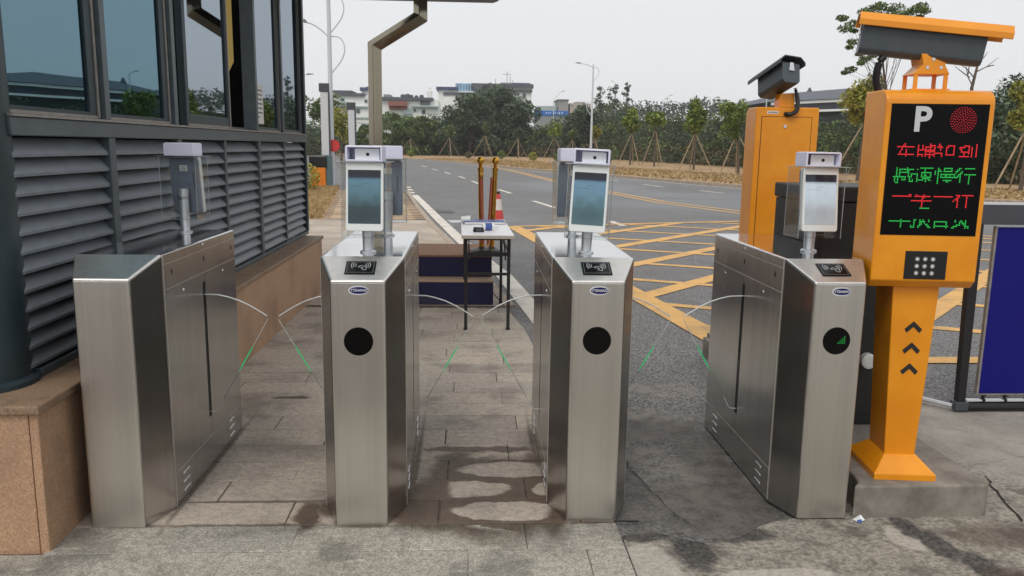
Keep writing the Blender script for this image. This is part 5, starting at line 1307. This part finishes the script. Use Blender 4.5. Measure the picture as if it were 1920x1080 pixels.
for q in ((683.5, 689, 186.5, 192.5), (655, 662, 204, 212), (668, 675, 204, 212), (640, 646, 184, 190)): win(*q, Y, h, o)
h, o = building(716, 826, 180, Y, 'low white house with red tiled front and rooftop tanks right of the post')
bbox(717, 822, 187.5, 290, Y, 11, h, 'wall', housewhite, o); bbox(714, 812, 183.5, 187.4, Y, 12, h, 'roof', roofgrey, o, -.7); bbox(716, 728, 175, 183.3, Y, 5, h, 'stair_tower', hallgrey, o, 3)
bbox(730, 764, 191, 199, Y, 1.2, h, 'red_tiling', housered, o, -1.3); bbox(730, 764, 199.2, 205, Y, .6, h, 'red_wall', housered, o, -.65); bbox(756, 772, 204, 214, Y, .5, h, 'shutter', houseshade, o, -.52); bbox(772, 824, 199.3, 201, Y, .8, h, 'eave_band', houseshade, o, -.85); bbox(788, 806, 189, 196, Y, .4, h, 'porch_shade', roofgrey, o, -.45)
for q in ((791, 798, 205, 214), (776, 780, 204, 210)): win(*q, Y, h, o)
for x, r in ((752, 4.5), (761, 5), (768, 4), (778, 3.5), (788, 4)):
    p = at(x, 183, Y) - o; rr = r * Y / FPX; MB().lathe([(rr, 0), (rr, rr * 1.5), (rr * .4, rr * 1.9)], 12, (p.x, 4, p.z)).build('roof_tank', roofgrey, h, smooth=True)
p = at(803, 184, Y) - o; MB().lathe([(.5, 0), (.5, 1.6), (.25, 1.7), (.25, 2.2)], 10, (p.x, 5, p.z)).build('roof_tank', housewhite, h, smooth=True)
Y = 128
h, o = building(646, 692, 222, Y, 'small white arched gatehouse low among the trees left of the post')
bbox(648, 692, 222, 229.5, Y, 4, h, 'lintel', housewhite, o, -.1); bbox(646, 694, 220.4, 222, Y, 4.4, h, 'coping', houseshade, o, -.3)
for x0, x1 in ((658, 661.5), (673, 691)): bbox(x0, x1, 229.7, 292, Y, 3.5, h, 'pier', housewhite, o)
win(678, 687, 232, 238, Y, h, o); win(679.5, 685, 241, 246, Y, h, o)
Y = 150
h, o = building(1000, 1068, 205, Y, 'bright blue hoarding wall with white lettering beside the white building')
bbox(1001, 1066, 208, 216.5, Y, .3, h, 'hoarding_board', hoarding, o); bbox(1000, 1066, 216.7, 290, Y, .3, h, 'hoarding_base', hallgrey, o, .1)
m_ = MB()
for x0, x1, ya, yb in ((1023, 1025, 210.5, 213), (1027, 1029, 210.5, 213), (1031, 1033, 210.5, 213), (1040, 1041.5, 210, 215), (1044, 1046, 211, 214.5), (1048, 1050, 210, 215), (1053, 1055, 210, 214)):
    a = at(x0, yb, Y) - o; b = at(x1, ya, Y) - o; m_.box(a.x, b.x, -.06, -.02, a.z, b.z)
m_.build('lettering', hoarding_w, h)
Y = 230
h, o = building(1040, 1115, 188, Y, 'pale grey flat roofed block far behind the blue hoarding')
bbox(1046, 1066, 187.5, 290, Y, 12, h, 'stair_block', hallgrey, o); bbox(1045, 1067, 186.6, 187.4, Y, 12.5, h, 'parapet', roofgrey, o, -.3); bbox(1066.5, 1108, 194, 290, Y, 12, h, 'main_block', simple('pale_brick', (176, 164, 158), .85), o); bbox(1081, 1100, 190.5, 193.8, Y, 6, h, 'rooftop_room', hallgrey, o, 2); bbox(1012, 1046, 198, 290, Y, 10, h, 'green_wing', houseshade, o, 3)
for q in ((1049, 1053, 190, 193), (1057, 1061, 190, 193), (1070, 1075, 196, 199), (1084, 1089, 196, 199)): win(*q, Y, h, o)
# hall with a hipped tiled roof on the right
Y = 82; o = at(1550, 300, Y); o.z = 0
h = empty('tiled_hall', o, 0, 'large hall with grey hipped roof and white fascia behind the rear pillar', 'building')
def Q(x, y, d): p = at(x, y, Y) - o; return (p.x, d, p.z)
MB().add([Q(1436, 192, -1), Q(1760, 176, -1), Q(1690, 152, 9), Q(1528, 165, 9), Q(1436, 192, 20), Q(1760, 176, 20)], [(0, 1, 2, 3), (0, 3, 4), (1, 5, 2), (3, 2, 5, 4)]).build('roof', roofgrey, h)
MB().add([Q(1440, 193, -.8), Q(1760, 177, -.8), Q(1760, 182, -.8), Q(1440, 198, -.8)], [(0, 1, 2, 3)]).build('fascia', housewhite, h)
MB().prism([(Q(1455, 0, 0)[0], Q(1455, 199, 0)[2]), (Q(1750, 0, 0)[0], Q(1750, 183, 0)[2]), (Q(1750, 0, 0)[0], Q(1750, 206, 0)[2]), (Q(1455, 0, 0)[0], Q(1455, 212, 0)[2])], .2, 1, 'y').build('clerestory', roofgrey, h)
MB().prism([(Q(1440, 0, 0)[0], Q(1440, 210, 0)[2]), (Q(1760, 0, 0)[0], Q(1760, 200, 0)[2]), (Q(1760, 0, 0)[0], Q(1760, 204, 0)[2]), (Q(1440, 0, 0)[0], Q(1440, 214, 0)[2])], -1.5, 0.1, 'y').build('lower_fascia', housewhite, h)
MB().prism([(Q(1450, 0, 0)[0], 0), (Q(1750, 0, 0)[0], 0), (Q(1750, 0, 0)[0], Q(1750, 204, 0)[2]), (Q(1450, 0, 0)[0], Q(1450, 214, 0)[2])], .3, 12, 'y').build('wall', simple('hall_dark_wall', (92, 100, 92), .85), h)
for x in (1530, 1598): MB().prism([(Q(x, 0, 0)[0] - .3, Q(x, 165 - (x - 1530) * .06, 0)[2] - .3), (Q(x, 0, 0)[0] + .5, Q(x, 165 - (x - 1530) * .06, 0)[2] - .3), (Q(x, 0, 0)[0] + .1, Q(x, 165 - (x - 1530) * .06, 0)[2] + .45)], 8.8, 9.2, 'y').build('ridge_ornament', roofgrey, h)

# ================================================================ small litter and cracks
def crack(pts, wdt, mat=jointmat):
    rr_ = random.Random(3); P = []
    for (a, b) in zip(pts[:-1], pts[1:]):
        for i in range(6): P.append((a[0] + (b[0] - a[0]) * i / 6 + rr_.uniform(-.008, .008), a[1] + (b[1] - a[1]) * i / 6 + rr_.uniform(-.008, .008)))
    P.append(pts[-1])
    L = []; Rr = []
    for i, p in enumerate(P):
        w2 = wdt * rr_.uniform(.3, 1.2) / 2; L.append((p[0] - w2, p[1] - w2 * .5)); Rr.append((p[0] + w2, p[1] + w2 * .5))
    return struct(MB().strip(L, Rr, -0.0035).build('ground_crack', simple('crack_dirt', (44, 40, 36), .95) if mat is jointmat else mat))
crack([(.70, 3.75), (.71, 3.43), (.76, 3.15), (.80, 2.94), (.86, 2.80)], .004)
crack([(2.30, 3.28), (2.22, 3.08), (2.16, 2.84)], .014)
crack([(2.06, 3.3), (2.6, 3.5), (3.3, 3.46)], .006)
cbl = tag(MB().tube([(.55, 2.855, .006), (.60, 2.842, .010), (.63, 2.848, .006), (.645, 2.85, .005)], .004, 8, sub=4).build('cable_end', black, None, smooth=True), 'short black cable end poking out under the third turnstile', 'cable')
lit = empty('crushed_wrapper', (1.515, 2.862, -.003), .5, 'small crushed blue and white wrapper at the foot of the green lit turnstile', 'wrapper')
MB().add([(-.02, -.012, 0), (.02, -.014, 0), (.024, .012, 0), (-.018, .014, 0), (-.006, -.004, .014), (.012, .002, .018), (0, .008, .012)], [(0, 1, 5, 4), (1, 2, 5), (2, 3, 6, 5), (3, 0, 4, 6), (4, 5, 6)]).build('foil', white_plastic, lit)
MB().add([(-.026, -.016, 0), (-.008, -.022, 0), (.0, -.012, .008), (-.02, -.006, .006)], [(0, 1, 2, 3)]).build('blue_end', blue_pen, lit)

# thin overcast air
k = NM('haze_air'); k.t.nodes.remove(k.p)
pv = k.n('ShaderNodeVolumePrincipled'); pv.inputs['Color'].default_value = (.97, .98, .99, 1); pv.inputs['Density'].default_value = HAZE; pv.inputs['Anisotropy'].default_value = 0.2
k.link(pv.outputs[0], k.out.inputs['Volume'])
tag(MB().box(-640, 640, -440, 840, -1.2, 26).build('haze', k.m), 'thin pale haze in the air over the whole place', 'haze', None, 'stuff')
